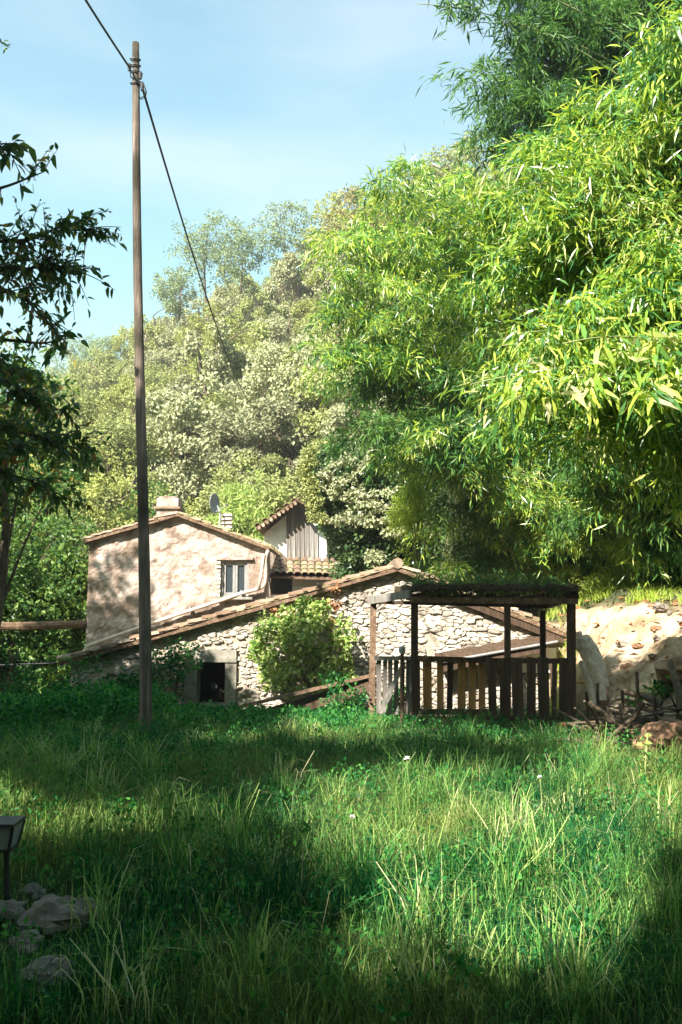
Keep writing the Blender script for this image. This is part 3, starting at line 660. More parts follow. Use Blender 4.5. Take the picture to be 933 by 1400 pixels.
# ------------------------------------------------------------------ WHITE SHED with boarded gable
YS = 23.5
shed = thing('white_shed', 'tall narrow white shed with grey boarded gable, its right side swallowed by ivy', 'building', (pt(405, 780, YS)[0], YS, 0))
q = [pt(362, 790, YS), pt(454, 790, YS), pt(446, 735, YS), pt(427, 674, YS), pt(362, 729, YS)]
q[0][2] = -.3; q[1][2] = -.3
# right slope of the gable is steep under the ivy
mb = MB(); mb.prism(q, (0, 4.5, 0)); mb.build('wall', M['white_plaster'], shed)
px_ = [392, 398.5, 404.5, 411, 417, 423.5, 430, 436]
for i in range(7):
    a_, b_ = px_[i], px_[i + 1] - .8
    top = 699 - (a_ - 392) * .72 if a_ < 425 else 676 + (a_ - 425) * 2.2
    y_ = YS - .05 - rng.random() * .02; P0 = pt(a_, 768 - rng.random() * 2, y_); P1 = pt(b_, 768, y_); P2 = pt(b_, top - 3, y_); P3 = pt(a_, top, y_)
    mb = MB(); mb.prism([P0, P1, P2, P3], (0, .03, 0)); mb.build('board', M['wood_grey'], shed)
el, eh = pt(350, 721, YS - .55), pt(405, 684, YS - .55); el2 = el + (.0, 5.2, .0); eh_ = pt(432, 664, YS - .55)
dr = unit(eh - el); up_ = np.array([-dr[2], 0, dr[0]])
mb = MB(); slab(mb, el, eh_, eh_ + (0, 5.2, 0), el + (0, 5.2, 0), .035); sr = mb.build('roof', M['wood_brown'], shed)
L_ = np.linalg.norm(eh - el); nr = 10
for i in range(nr):
    c_ = el + dr * (L_ * (i + .5) / nr) - up_ * .06
    mb = MB(); mb.tube([c_ + (0, -.02, 0), c_ + (0, .5, 0)], .052, 7); mb.build('rafter_end', M['tile'], sr)
for i in range(7):
    c_ = el + dr * (L_ * (i + .3) / 5.5); mb = MB(); mb.add(*coppo(c_ + (0, -.03, .02), c_ + (0, 5.2, .02), .1, .1)); mb.build('roof_tile', M['tile_moss'], sr)
mb = MB(); c1, c2 = pt(405, 684, YS - .6), pt(421, 692, YS - .6); mb.beam(c1, c2, .5, .06); mb.build('cap_board', M['wood_dark'], sr)

# ------------------------------------------------------------------ PEN (low wooden shelter with board fence)
YF = 10.7; YR = 11.6
pen = thing('wooden_pen', 'low dark wooden pen with flat thatched top and board fence before the stone wall', 'pen', (pt(672, 985, YF)[0], YF, -.1))
def post(px, ptop, Y, w_, mat, pxb=None):
    a_ = pt(px, ptop, Y); b_ = pt(pxb or px, 985, Y); zb = float(ground_z(a_[0], Y)) - .15
    mb = MB(); mb.beam((b_[0], Y, zb), (a_[0], Y, a_[2]), w_, w_ * .9, up=(0, 1, 0), jit=.003); return mb.build('post', mat, pen)
post(567, 812, YF, .085, M['wood_dark']); post(781, 812, YF, .095, M['wood_dark']); post(694, 826, YF + .02, .075, M['wood_dark'])
post(511, 822, YR, .085, M['wood_brown'], 508)
post(742, 835, YR, .07, M['wood_dark'])
zt = pt(600, 820, YF)[2]
xf0, xf1 = pt(562, 820, YF)[0], pt(788, 820, YF)[0]
mb = MB(); mb.beam((xf0, YF - .06, zt), (xf1, YF - .06, zt - .02), .05, .075, jit=.003); mb.build('front_beam', M['wood_brown'], pen)
bk0 = pt(505, 823, YR); bk1 = pt(750, 829, YR)
mb = MB(); mb.beam(bk0, bk1, .05, .05); mb.build('back_beam', M['wood_dark'], pen)
mb = MB(); mb.beam(bk0 + (0, 0, .02), (xf0, YF - .03, zt + .075), .06, .10, jit=.004); mb.build('side_beam', M['wood_grey'], pen)
mb = MB(); mb.beam(bk1 + (0, 0, .02), (xf1, YF - .03, zt + .06), .06, .09); mb.build('side_beam', M['wood_dark'], pen)
for i in range(7):
    f = (i + .5) / 7; a_ = np.array([xf0 + (xf1 - xf0) * f, YF - .1, zt + .06]); b_ = bk0 * (1 - f) + bk1 * f + (0, .05, .06)
    mb = MB(); mb.beam(a_, b_, .045, .045); mb.build('roof_batten', M['wood_dark'], pen)
mb = MB()
n_ = 9
V_ = []; 
for j in range(5):
    for i in range(25):
        f = i / 24; g_ = j / 4; x = (xf0 + .0 + (xf1 - xf0) * f) * (1 - g_) + (bk0[0] + .35 + (bk1[0] - bk0[0] - .3) * f) * g_; y = YF - .14 + (YR - YF + .18) * g_
        V_.append((x, y, zt + .10 + rng.normal(0, .006) + .03 * math.sin(f * 3.1)))
for j in range(5):
    for i in range(25):
        x, y, z = V_[j * 25 + i]; V_.append((x, y, z + .055 + abs(rng.normal(0, .018))))
Fs_ = []
for j in range(4):
    for i in range(24):
        a_ = j * 25 + i; Fs_ += [(a_, a_ + 25, a_ + 26, a_ + 1), (125 + a_, 126 + a_, 151 + a_, 150 + a_)]
for i in range(24): Fs_ += [(i, i + 1, 126 + i, 125 + i), (100 + i, 225 + i, 226 + i, 101 + i)]
for j in range(4): a_ = j * 25; Fs_ += [(a_, 125 + a_, 150 + a_, a_ + 25), (a_ + 24, a_ + 49, 174 + a_, 149 + a_)]
mb.add(V_, Fs_); th = mb.build('thatch_roof', M['thatch'], pen)
ns = 1600; f = rng.random(ns); g_ = rng.random(ns) ** 2; Pp = np.stack([xf0 + (xf1 - xf0) * f, YF - .15 + g_ * .9, zt + .13 + rng.random(ns) * .04], 1)
V, Fc, r_ = leaf_geo(Pp, rng.normal(0, 1, (ns, 3)) * (1, .8, .45) + (0, -.5, -.1), rng.uniform(.05, .13, ns), .008, .1)
obj('thatch_straw', mesh('thatch_straw', V, Fc, r_), M['thatch'], pen, 'stuff')
def board(pa, pb, ptop, pbot, Y, mat, lean=0, parent=pen, name='board'):
    P0 = pt(pa, pbot, Y); P1 = pt(pb, pbot, Y); P2 = pt(pb + lean, ptop + rng.normal(0, 1), Y); P3 = pt(pa + lean, ptop + rng.normal(0, 1), Y)
    mb = MB(); mb.prism([P0, P1, P2, P3], (0, .022, 0)); return mb.build(name, mat, parent)
# left side panel of grey planks, front row right part, back row seen through
for i, q_ in enumerate(np.arange(515, 563, 8.0)): board(q_, q_ + 7 - rng.random() * 1.5, 898 + rng.random() * 3, 977, 10.95 + .02 * (i % 2), M['wood_grey'] if i not in (4,) else M['wood_dark'], rng.normal(0, .8))
for (a_, b_) in ((669, 680), (684, 699), (702, 717), (721, 733), (737, 752), (755, 761), (765, 779)):
    board(a_, b_, 899, 986, YF - .04 + rng.random() * .01, M['wood_dark'], rng.normal(0, 1.2))
for (a_, b_, t_, m_) in ((566, 575, 903, 'wood_dark'), (579, 591, 905, 'wood_orange'), (598, 607, 903, 'wood_orange'), (611, 619, 902, 'wood_dark'), (626, 637, 903, 'wood_orange'), (641, 651, 903, 'wood_orange'), (655, 664, 903, 'wood_orange')):
    board(a_, b_, t_, 974, 11.4 + rng.random() * .02, M[m_], rng.normal(0, 1.0))
def rail(a_, b_, Y, py0, py1, hgt, mat): 
    mb = MB(); mb.beam(pt(a_, py0, Y), pt(b_, py1, Y), .045, hgt, jit=.002); mb.build('rail', mat, pen)
rail(512, 566, 10.92, 900, 900, .05, M['wood_grey']); rail(566, 668, 11.36, 900, 903, .07, M['wood_brown'])
rail(566, 668, 11.36, 973, 973, .07, M['wood_brown']); rail(665, 783, YF - .0, 903, 904, .06, M['wood_dark']); rail(665, 783, YF - .0, 982, 983, .05, M['wood_dark'])
mb = MB(); mb.beam(pt(520, 975, 10.85), pt(553, 905, 10.85), .05, .06, up=(0, 1, 0)); mb.build('brace', M['wood_grey'], pen)
# tap post with pale cap
c_ = pt(549, 890, 10.8)
sp = thing('stake', 'slim dark stake with a pale round cap standing at the grey plank panel', 'stake', (c_[0], 10.8, 0))
mb = MB(); mb.tube([(c_[0], 10.8, -.25), (c_[0] + .01, 10.8, c_[2])], .022, 7); mb.build('shaft', M['wood_dark'], sp)
mb = MB(); mb.tube([(c_[0] + .01, 10.8, c_[2] - .03), (c_[0] + .01, 10.8, c_[2] + .02), (c_[0] + .01, 10.8, c_[2] + .05), (c_[0] + .01, 10.8, c_[2] + .06)], [.035, .045, .038, .012], 9); mb.build('cap', M['grey_metal'], sp)

# ------------------------------------------------------------------ UTILITY POLE
pb, pm, ptp = pt(200.5, 1007, 10.0), pt(194, 500, 10.0), pt(185, 59, 10.0)
pb[2] = -.15
pole = thing('utility_pole', 'tall weathered wooden utility pole leaning slightly left in the grass', 'pole', (pb[0], 10, 0))
n_ = 40; P_ = np.array([pb + (ptp - pb) * i / n_ for i in range(n_ + 1)]); P_[:, 0] += .012 * np.sin(np.linspace(0, 7, n_ + 1))
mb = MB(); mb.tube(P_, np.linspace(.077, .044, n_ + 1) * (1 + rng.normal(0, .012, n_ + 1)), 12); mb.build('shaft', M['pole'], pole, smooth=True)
def onpole(py): f = (1007 - py) / (1007 - 59.); return pb + (ptp - pb) * f
for i, py in enumerate((83, 92, 101, 118)):
    c_ = onpole(py); mb = MB(); th = np.linspace(0, 2 * math.pi, 13); mb.tube([c_ + (.062 * math.cos(t), .062 * math.sin(t), .02 * math.sin(t)) for t in th], .009, 5, caps=False); mb.build('strap', M['metal'], pole)
for (a_, py, s_) in ((-.07, 96, .05), (.07, 108, .05), (.09, 124, .06)):
    c_ = onpole(py) + (a_, -.03, 0); mb = MB(); mb.tube([c_ + (0, 0, -s_), c_ + (0, 0, s_ * .4), c_ + (0, 0, s_)], [.018, .028, .012], 8); mb.build('insulator', M['metal'], pole)
mb = MB(); t = np.linspace(0, 5 * math.pi, 50); c_ = onpole(128)
mb.tube(np.stack([c_[0] + .07 + .06 * np.cos(t), c_[1] - .05 + .015 * t / 3, c_[2] - .02 + .09 * np.sin(t)], 1), .006, 5); mb.build('wire_coil', M['cable'], pole)
ha = onpole(98) + (-.06, -.03, 0); hb = onpole(118) + (.07, -.03, 0)
def cabl(A, B, sag, rad, name, label):
    t = np.linspace(0, 1, 40)[:, None]; P = A * (1 - t) + B * t; P[:, 2] -= (4 * t * (1 - t))[:, 0] * sag
    mb = MB(); mb.tube(P, rad, 6); return tag(mb.build(name, M['cable'], smooth=True), label, 'cable')
dirn = pt(122, -5, 8.2) - ha; cabl(ha, ha + dirn * 5, .15, .014, 'overhead_cable', 'dark cable running from pole top to the upper left corner of the sky')
cabl(hb, pt(352, 560, 44), .9, .016, 'overhead_cable', 'dark cable running from pole top down right across the wooded hillside')
# little sub-coil where the cable meets the pole
mb = MB(); mb.tube(np.stack([ha + (0, 0, -.02), onpole(112) + (-.05, -.05, 0), hb], 0), .008, 5); mb.build('jumper_wire', M['cable'], pole)

# ------------------------------------------------------------------ rocks
def rock(c, d, mat, seed, label, cat='rock', group=None, sub=3, amp=.35):
    n_ = 10; V = []; Fs = []
    for i in range(n_ + 1):
        ph = math.pi * i / n_
        for j in range(16):
            t = 2 * math.pi * j / 16; v = Vector((math.sin(ph) * math.cos(t), math.sin(ph) * math.sin(t), math.cos(ph)))
            k = 1 + amp * noise.fractal(v * 1.3 + Vector((seed * 3.7, 0, 0)), .8, 2, 4); k *= 1 + .16 * noise.fractal(v * 4 + Vector((seed, 5, 0)), .9, 2, 4) - .15 * noise.voronoi(v * 1.6 + Vector((seed, 0, 0)))[0][0]
            V.append((v.x * d[0] * k, v.y * d[1] * k, v.z * d[2] * k))
    for i in range(n_):
        for j in range(16): j2 = (j + 1) % 16; Fs.append((i * 16 + j, (i + 1) * 16 + j, (i + 1) * 16 + j2, i * 16 + j2))
    mb = MB(); mb.add(np.array(V) + c, Fs); o = mb.build('rock', mat, smooth=False); return tag(o, label, cat, group)
def gp(px, py, dz=0):           # ground point under a pixel
    Y = 3.0; best = None
    for Y in np.arange(2.6, 16, .02):
        p = pt(px, py, Y)
        if p[2] <= ground_z(p[0], Y) + dz: return np.array([p[0], Y, float(ground_z(p[0], Y))])
    return p
for i, (px, py, sx, sy, sz, mt, lb) in enumerate([(75, 1275, .19, .13, .10, 'rock', 'tan field stone with a patch of sun, lower left in the grass'),
    (42, 1232, .09, .07, .055, 'rock', 'small pale stone just right of the lamp post foot'), (115, 1262, .12, .1, .08, 'rock', 'greyish stone right of the tan one at lower left'),
    (10, 1262, .10, .09, .07, 'rock', 'bluish grey stone at left edge beside the lamp post foot'), (62, 1352, .15, .10, .07, 'rock', 'low dark grey stone nearest the bottom left corner'),
    (35, 1300, .10, .08, .05, 'rock', 'dark stone between the tan stone and the left edge')]):
    g_ = gp(px, py); rock(g_ + (0, 0, sz * .6), (sx * .9, sy * .9, sz * .9), M[mt], i + 1, lb)
for i, (px, py, Y, s, mt, lb) in enumerate([(912, 1025, 8.9, .34, 'brown_rock', 'large brown sunlit boulder at right edge of the meadow'), (868, 1018, 9.5, .22, 'brown_rock', 'dark brown boulder half in shade beside the larger one'),
    (838, 1003, 10.2, .16, 'rock', 'small dark boulder left of the brown ones'), (790, 975, 10.8, .12, 'rock', 'pale stone at the foot of the pen right post'), (925, 928, 10.5, .27, 'brown_rock', 'dark humped boulder at right edge on the bank'),
    (905, 872, 12.0, .10, 'rock', 'pale rock near the top of the sunny bank')]):
    p = pt(px, py, Y); gz = float(ground_z(p[0], Y)); rock((p[0], Y, gz + s * .25), (s * 1.1, s, s * .7), M[mt], 20 + i, lb)
p = gp(768, 1012); mb = MB(); mb.box(p + (0, 0, .15), (.10, .07, .06), rz=.4, jit=.006); tag(mb.build('brick', M['brick']), 'orange terracotta brick fragment in the weeds below the pen', 'brick')
for i in range(13):
    px, py = rng.uniform(800, 940), rng.uniform(835, 955); g_ = None
    for Y in np.arange(8.6, 14, .03):
        q_ = pt(px, py, Y)
        if q_[2] <= ground_z(q_[0], Y): g_ = q_; break
    if g_ is None: continue
    s_ = rng.uniform(.03, .08); rock(g_ + (0, 0, s_ * .2), (s_ * 1.4, s_, s_ * .7), M['rock'] if i % 3 else M['brown_rock'], 60 + i, 'loose stone lying on the bare sunlit bank', group='loose stones on the bank')
bp = thing('brush_pile', 'dark pile of dead branches heaped below the bank at right', 'brush pile', tuple(pt(870, 1000, 9.3)))
for i in range(34):
    px, py = rng.uniform(800, 940), rng.uniform(972, 1012); Y = rng.uniform(9.0, 10.0); c_ = pt(px, py, Y); c_[2] = float(ground_z(c_[0], Y)) + rng.uniform(.02, .22)
    d_ = rng.normal(0, 1, 3) * (1, .4, .22); d_ = d_ / np.linalg.norm(d_) * rng.uniform(.25, .6)
    mb = MB(); mb.tube(bez([c_ - d_, c_ + rng.normal(0, .05, 3), c_ + d_], 6), np.linspace(.02, .008, 6) * rng.uniform(.7, 1.6), 6); mb.build('branch', M['bark'], bp)
for i, (x0_, y0_, x1_, y1_, Y0, Y1) in enumerate([(795, 905, 812, 968, 11.0, 10.7), (916, 905, 935, 985, 10.2, 9.6), (850, 945, 905, 962, 10.4, 10.1)]):
    A0, B0 = pt(x0_, y0_, Y0), pt(x1_, y1_, Y1); mb = MB(); mb.tube([A0, (A0 + B0) / 2 + (.02, 0, .02), B0], [.035, .045, .05], 8, rough=.08)
    tag(mb.build('timber', M['bark'] if i else M['pale_bark']), ['short pale timber leaning beside the pen right post', 'dark timber leaning on the bank at the right edge', 'dark fallen timber lying across the foot of the bank'][i], 'timber')
# pale leaning log and wattle fence
A_, B_ = pt(800, 880, 11.5), pt(824, 952, 10.8)
lg = thing('leaning_log', 'pale barkless log leaning on the bank right of the pen', 'log', tuple(B_))
P_ = bez([A_ + (-.03, 0, .02), (A_ + B_) / 2 + (.1, 0, .05), B_ + (0, 0, -.1)], 12); mb = MB(); mb.tube(P_, np.linspace(.14, .10, 12), 12, rough=.05); mb.build('trunk', M['pale_bark'], lg)
mb = MB(); mb.tube([A_ + (-.06, .1, .15), A_ + (0.02, 0, -.2), (A_ + B_) / 2 + (-.08, -.1, -.1)], [.05, .05, .03], 8); mb.build('side_limb', M['pale_bark'], lg)
wf_ = thing('wattle_fence', 'low curved wattle fence of woven dark branches on the right bank', 'fence', (4.6, 11, .1))
ctrl = [pt(806, 972, 10.75), pt(845, 985, 10.15), pt(900, 985, 9.6), pt(990, 985, 9.2)]
crv = bez(ctrl, 40)
for i in range(9):
    f = i / 8; c_ = crv[int(f * 39)]; zb = float(ground_z(c_[0], c_[1])) - .1; h_ = rng.uniform(.35, .6) + (.25 if i in (4,) else 0)
    mb = MB(); mb.tube([(c_[0], c_[1], zb), (c_[0] + rng.normal(0, .03), c_[1], zb + h_ + .1)], .02, 6); mb.build('stake', M['bark'], wf_)
for k in range(14):
    s0 = int(rng.integers(0, 12)); s1 = int(rng.integers(24, 40)); P = crv[s0:s1].copy(); zb = ground_z(P[:, 0], P[:, 1])
    P[:, 2] = zb + .03 + k * .026 + rng.normal(0, .015) + .03 * np.sin(np.linspace(0, 6, len(P)) + k); P[:, 1] += .035 * np.sin(np.arange(len(P)) * 1.1 + k * math.pi)
    mb = MB(); mb.tube(P, rng.uniform(.009, .02), 5); mb.build('branch', M['pale_bark'] if k in (9, 12) else M['bark'], wf_)
# garden lamp lower left
g_ = gp(12, 1255); hd = pt(8, 1140, g_[1])
lm = thing('garden_lamp', 'small dark garden lamp with sloped pale panel on a stake at left edge', 'lamp', tuple(g_))
mb = MB(); mb.tube([(g_[0] - .0, g_[1], g_[2] - .1), (hd[0] + .005, g_[1], hd[2] - .06)], .014, 8); mb.build('stake', M['metal'], lm)
cx_, cz_ = hd[0] - .015, hd[2]; hw_ = .075
def fr(cz, s, y=0): return [(cx_ - hw_ * s, g_[1] - hw_ * s + y, cz), (cx_ + hw_ * s, g_[1] - hw_ * s + y, cz), (cx_ + hw_ * s, g_[1] + hw_ * s + y, cz), (cx_ - hw_ * s, g_[1] + hw_ * s + y, cz)]
mb = MB(); mb.hexa(np.array(fr(cz_ - .06, .72) + fr(cz_ + .05, 1.0))); mb.build('housing', M['grey_metal'], lm)
mb = MB(); mb.hexa(np.array(fr(cz_ + .052, 1.12) + fr(cz_ + .066, 1.1))); mb.build('lid', M['metal'], lm)
for i in range(4):
    a_ = np.array(fr(cz_ - .06, .74)[i]); b_ = np.array(fr(cz_ + .05, 1.03)[i]); mb = MB(); mb.beam(a_, b_, .012, .012); mb.build('corner_bar', M['metal'], lm)
mb = MB(); mb.hexa(np.array(fr(cz_ - .075, .78) + fr(cz_ - .061, .78))); mb.build('base_plate', M['metal'], lm)

# ------------------------------------------------------------------ GRASS
def lit_map(px, py):
    """how open the canopy overhead is for the sun spot falling at this image point"""
    E = [(30, 1112, 130, 36), (170, 1112, 90, 22), (300, 1122, 90, 14), (445, 1085, 70, 26), (560, 1125, 150, 62), (760, 1130, 190, 62), (900, 1125, 90, 70), (590, 1215, 110, 60),
         (660, 1290, 210, 55), (830, 1270, 140, 50), (690, 1338, 180, 34), (420, 1345, 60, 14), (470, 1275, 70, 30), (480, 985, 85, 26), (640, 1000, 60, 10), (75, 1268, 40, 22), (300, 1000, 50, 10), (850, 1185, 90, 30), (915, 1010, 40, 20), (250, 1000, 30, 8), (560, 1180, 200, 22)]
    L = np.full_like(px, -9.0)
    for (a, b, c, d) in E: L = np.maximum(L, 1.25 - np.sqrt(((px - a) / c) ** 2 + ((py - b) / d) ** 2))
    return L
def grass_points(n, ymin, ymax, power):
    Y = ymin + (ymax - ymin) * rng.random(n) ** power; u = rng.uniform(-.47, .47, n); X = u * Y * 1.02 + rng.normal(0, .2, n)
    return X, Y
def blade_geo(X, Y, H, Wd, lean, rn, bend=.5):
    n = len(X); az = rng.uniform(0, 2 * math.pi, n); base = np.stack([X, Y, ground_z(X, Y) - .01], 1)
    d = np.stack([np.cos(az), np.sin(az), np.zeros(n)], 1); s = np.stack([-np.sin(az), np.cos(az), np.zeros(n)], 1)
    tw = rng.uniform(-1, 1, (n, 1)); s = unit(s + d * tw); H = H[:, None]; L = lean[:, None]; W = np.broadcast_to(Wd, n)[:, None]
    up = np.array([0, 0, 1.])
    P1 = base + up * H * .45 + d * L * H * .16; P2 = base + up * H * .82 + d * L * H * .5; P3 = base + up * H * (1 - .25 * L) + d * L * H * .95
    V = np.stack([base - s * W * .4, base + s * W * .4, P1 - s * W * .5, P1 + s * W * .5, P2 - s * W * .33, P2 + s * W * .33, P3], 1).reshape(-1, 3)
    if Y.min() > 6:
        V = V.reshape(n, 7, 3)[:, [0, 1, 2, 3, 6]].reshape(-1, 3); b = np.arange(n)[:, None, None] * 5
        return V, (b + np.array([[0, 1, 3], [0, 3, 2], [2, 3, 4]])[None]).reshape(-1, 3), np.repeat(rn, 5)
    b = np.arange(n)[:, None, None] * 7
    Fs = (b + np.array([[0, 1, 3], [0, 3, 2], [2, 3, 5], [2, 5, 4], [4, 5, 6]])[None]).reshape(-1, 3)
    return V, Fs, np.repeat(rn, 7)
parts = []
n = 114000; X, Y = grass_points(n, 2.3, 12.9, 1.25)
okm = ~((X > 3.0) & (Y > bank_y(X) + .2)); X, Y = X[okm], Y[okm]
hn = np.array([noise.fractal(Vector((a * .9, b * .9, 3)), 1, 2, 3) for a, b in zip(X[::1], Y[::1])])
H = (.15 + .09 * np.clip(hn, -.8, 1.2)) * rng.uniform(.5, 1.5, len(X)); H *= np.where(Y < 3.2, .7, 1) * (1 - .55 * sstep(7.5, 10.5, Y))
path = np.exp(-((X + 1.45) / .35) ** 2) * (Y < 5); H *= 1 - .5 * path
for f_ in (Y <= 6.05, Y > 6.05):
    parts.append(blade_geo(X[f_], Y[f_], H[f_], .0032 + .0004 * Y[f_], np.abs(rng.normal(.5, .32, f_.sum())), rng.random(f_.sum()) ** 1.2 * .94))
# tussocks of long arching blades
nt2 = 330; TX, TY = grass_points(nt2, 3.2, 11.5, 1.0)
ok2 = ~((TX > 3.0) & (TY > bank_y(TX) + .1)); TX, TY = TX[ok2], TY[ok2]; nb_ = 46
X = np.repeat(TX, nb_) + rng.normal(0, .06, len(TX) * nb_); Y = np.repeat(TY, nb_) + rng.normal(0, .06, len(TX) * nb_)
hs_ = np.repeat(rng.uniform(.22, .42, len(TX)) * (1 - .45 * sstep(8, 10.5, TY)), nb_); tone = np.repeat(rng.uniform(.2, .93, len(TX)), nb_)
parts.append(blade_geo(X, Y, hs_ * rng.uniform(.6, 1.2, len(X)), .0055, np.abs(rng.normal(.65, .35, len(X))), np.clip(tone + rng.normal(0, .12, len(X)), 0, .995)))
V, Fc, r_ = join_geo(parts)
o = obj('grass', mesh('grass', V, Fc, r_), M['grass'], kind='stuff'); o['label'] = 'long unmown meadow grass in the foreground'; o['category'] = 'grass'
# dry stalks
n = 260; X, Y = grass_points(n, 3.6, 9.5, 1.0); k = (X > -1.2) | (rng.random(n) < .25); X, Y = X[k], Y[k]
V, Fc, r_ = blade_geo(X, Y, rng.uniform(.25, .42, len(X)), .0028, np.abs(rng.normal(.9, .35, len(X))), rng.random(len(X)))
o = obj('dry_grass', mesh('dry_grass', V, Fc, r_), M['straw'], kind='stuff'); o['label'] = 'pale dry grass stalks rising above the meadow'; o['category'] = 'grass'
# broad-leaved ground plants
n = 2000; X, Y = grass_points(n, 3.0, 12.8, .62); k = ~((X > 3.0) & (Y > bank_y(X) + .4)); X, Y = X[k], Y[k]
hz_ = rng.uniform(.05, .22, len(X)) * (1 - .4 * sstep(8, 10.5, Y)); C = np.stack([X, Y, ground_z(X, Y) + hz_], 1)
g1 = clump_leaves(C, rng.uniform(.05, .13, len(C)), 16, .034, .022, .0, (1, 1, .9), .5)
X = rng.uniform(-4.9, 4.6, 1500); Y = rng.uniform(10.3, 13.2, 1500); C = np.stack([X, Y, ground_z(X, Y) + rng.uniform(.02, .16, 1500) * np.where(X < -2.4, 2.4, .5)], 1)
C = C[~((C[:, 0] > .3) & (C[:, 1] > 10.5))]
g2 = clump_leaves(C, rng.uniform(.08, .16, len(C)), 26, .065, .04, .0, (1, 1, .9), .3)
V, Fc, r_ = join_geo([g1, g2]); o = obj('meadow_weeds', mesh('meadow_weeds', V, Fc, r_), M['weed'], kind='stuff'); o['label'] = 'leafy green weeds among the grass and along the stone wall'; o['category'] = 'weeds'
# bank grass tufts (yellowish)
n = 420; X = rng.uniform(3.1, 7.5, n); Y = bank_y(X) + rng.uniform(.4, 6.2, n); k = (rng.random(n) < .10) | (Y > bank_y(X) + 4.6) | ((X < 3.5) & (Y > 11.6)); X, Y = X[k], Y[k]; nb_ = 34
XX = np.repeat(X, nb_) + rng.normal(0, .09, len(X) * nb_); YY = np.repeat(Y, nb_) + rng.normal(0, .09, len(X) * nb_)
V, Fc, r_ = blade_geo(XX, YY, rng.uniform(.08, .28, len(XX)), .009, np.abs(rng.normal(.7, .3, len(XX))), rng.random(len(XX)))
o = obj('bank_grass', mesh('bank_grass', V, Fc, r_), M['bamboo_lime'], kind='stuff'); o['label'] = 'yellow green tufts of grass on the bare bank'; o['category'] = 'grass'
# fallen debris on bank
n = 700; X = rng.uniform(3.2, 8, n); Y = bank_y(X) + rng.uniform(0, 5.5, n); P = np.stack([X, Y, ground_z(X, Y) + .03], 1)
V, Fc, r_ = leaf_geo(P, rng.normal(0, 1, (n, 3)) * (1, 1, .12), rng.uniform(.06, .2, n), .05, .3)
o = obj('leaf_litter', mesh('leaf_litter', V, Fc, r_), M['dry_leaf'], kind='stuff'); o['label'] = 'dry brown leaves scattered on the bank'; o['category'] = 'leaf litter'
# flowers
for i, (px, py, lb) in enumerate([(557, 1066, 'white flower head standing alone above the grass in the middle of the meadow'), (482, 1168, 'small pale flower left of centre in the meadow grass'), (740, 1098, 'pale flower in sunny grass right of centre')]):
    g_ = gp(px, py + 30); c_ = g_ + (0, 0, .32); fl = thing('flower', lb, 'flower', tuple(g_))
    mb = MB(); mb.tube([g_, g_ + (.01, 0, .16), c_], .004, 5); mb.build('stem', M['culm'], fl)
    th = rng.uniform(0, 6.28, 26); D = np.stack([np.cos(th), np.sin(th), rng.uniform(0, 1.2, 26)], 1)
    V, Fc, r_ = leaf_geo(np.repeat(c_[None], 26, 0), D, .03 if i == 0 else .018, .014, .2); obj('petals', mesh('petals', V, Fc, r_), M['flower'], fl)
g_ = gp(884, 1096); sh = thing('young_plant', 'young sapling with pale shiny leaves at right edge of the meadow', 'plant', tuple(g_))
mb = MB(); mb.tube([g_, g_ + (0, 0, .25), g_ + (.03, 0, .52)], .008, 6); mb.build('stem', M['culm'], sh)
for k in range(22):
    z_ = .12 + .4 * k / 22; a_ = k * 2.4; V, Fc, r_ = leaf_geo(np.array([g_ + (0, 0, z_)]), np.array([[math.cos(a_), math.sin(a_), .3]]), .075, .035, .2, .5)
    o = obj('leaf', mesh('leaf', V, Fc, r_), M['vine'], sh); recentre(o)

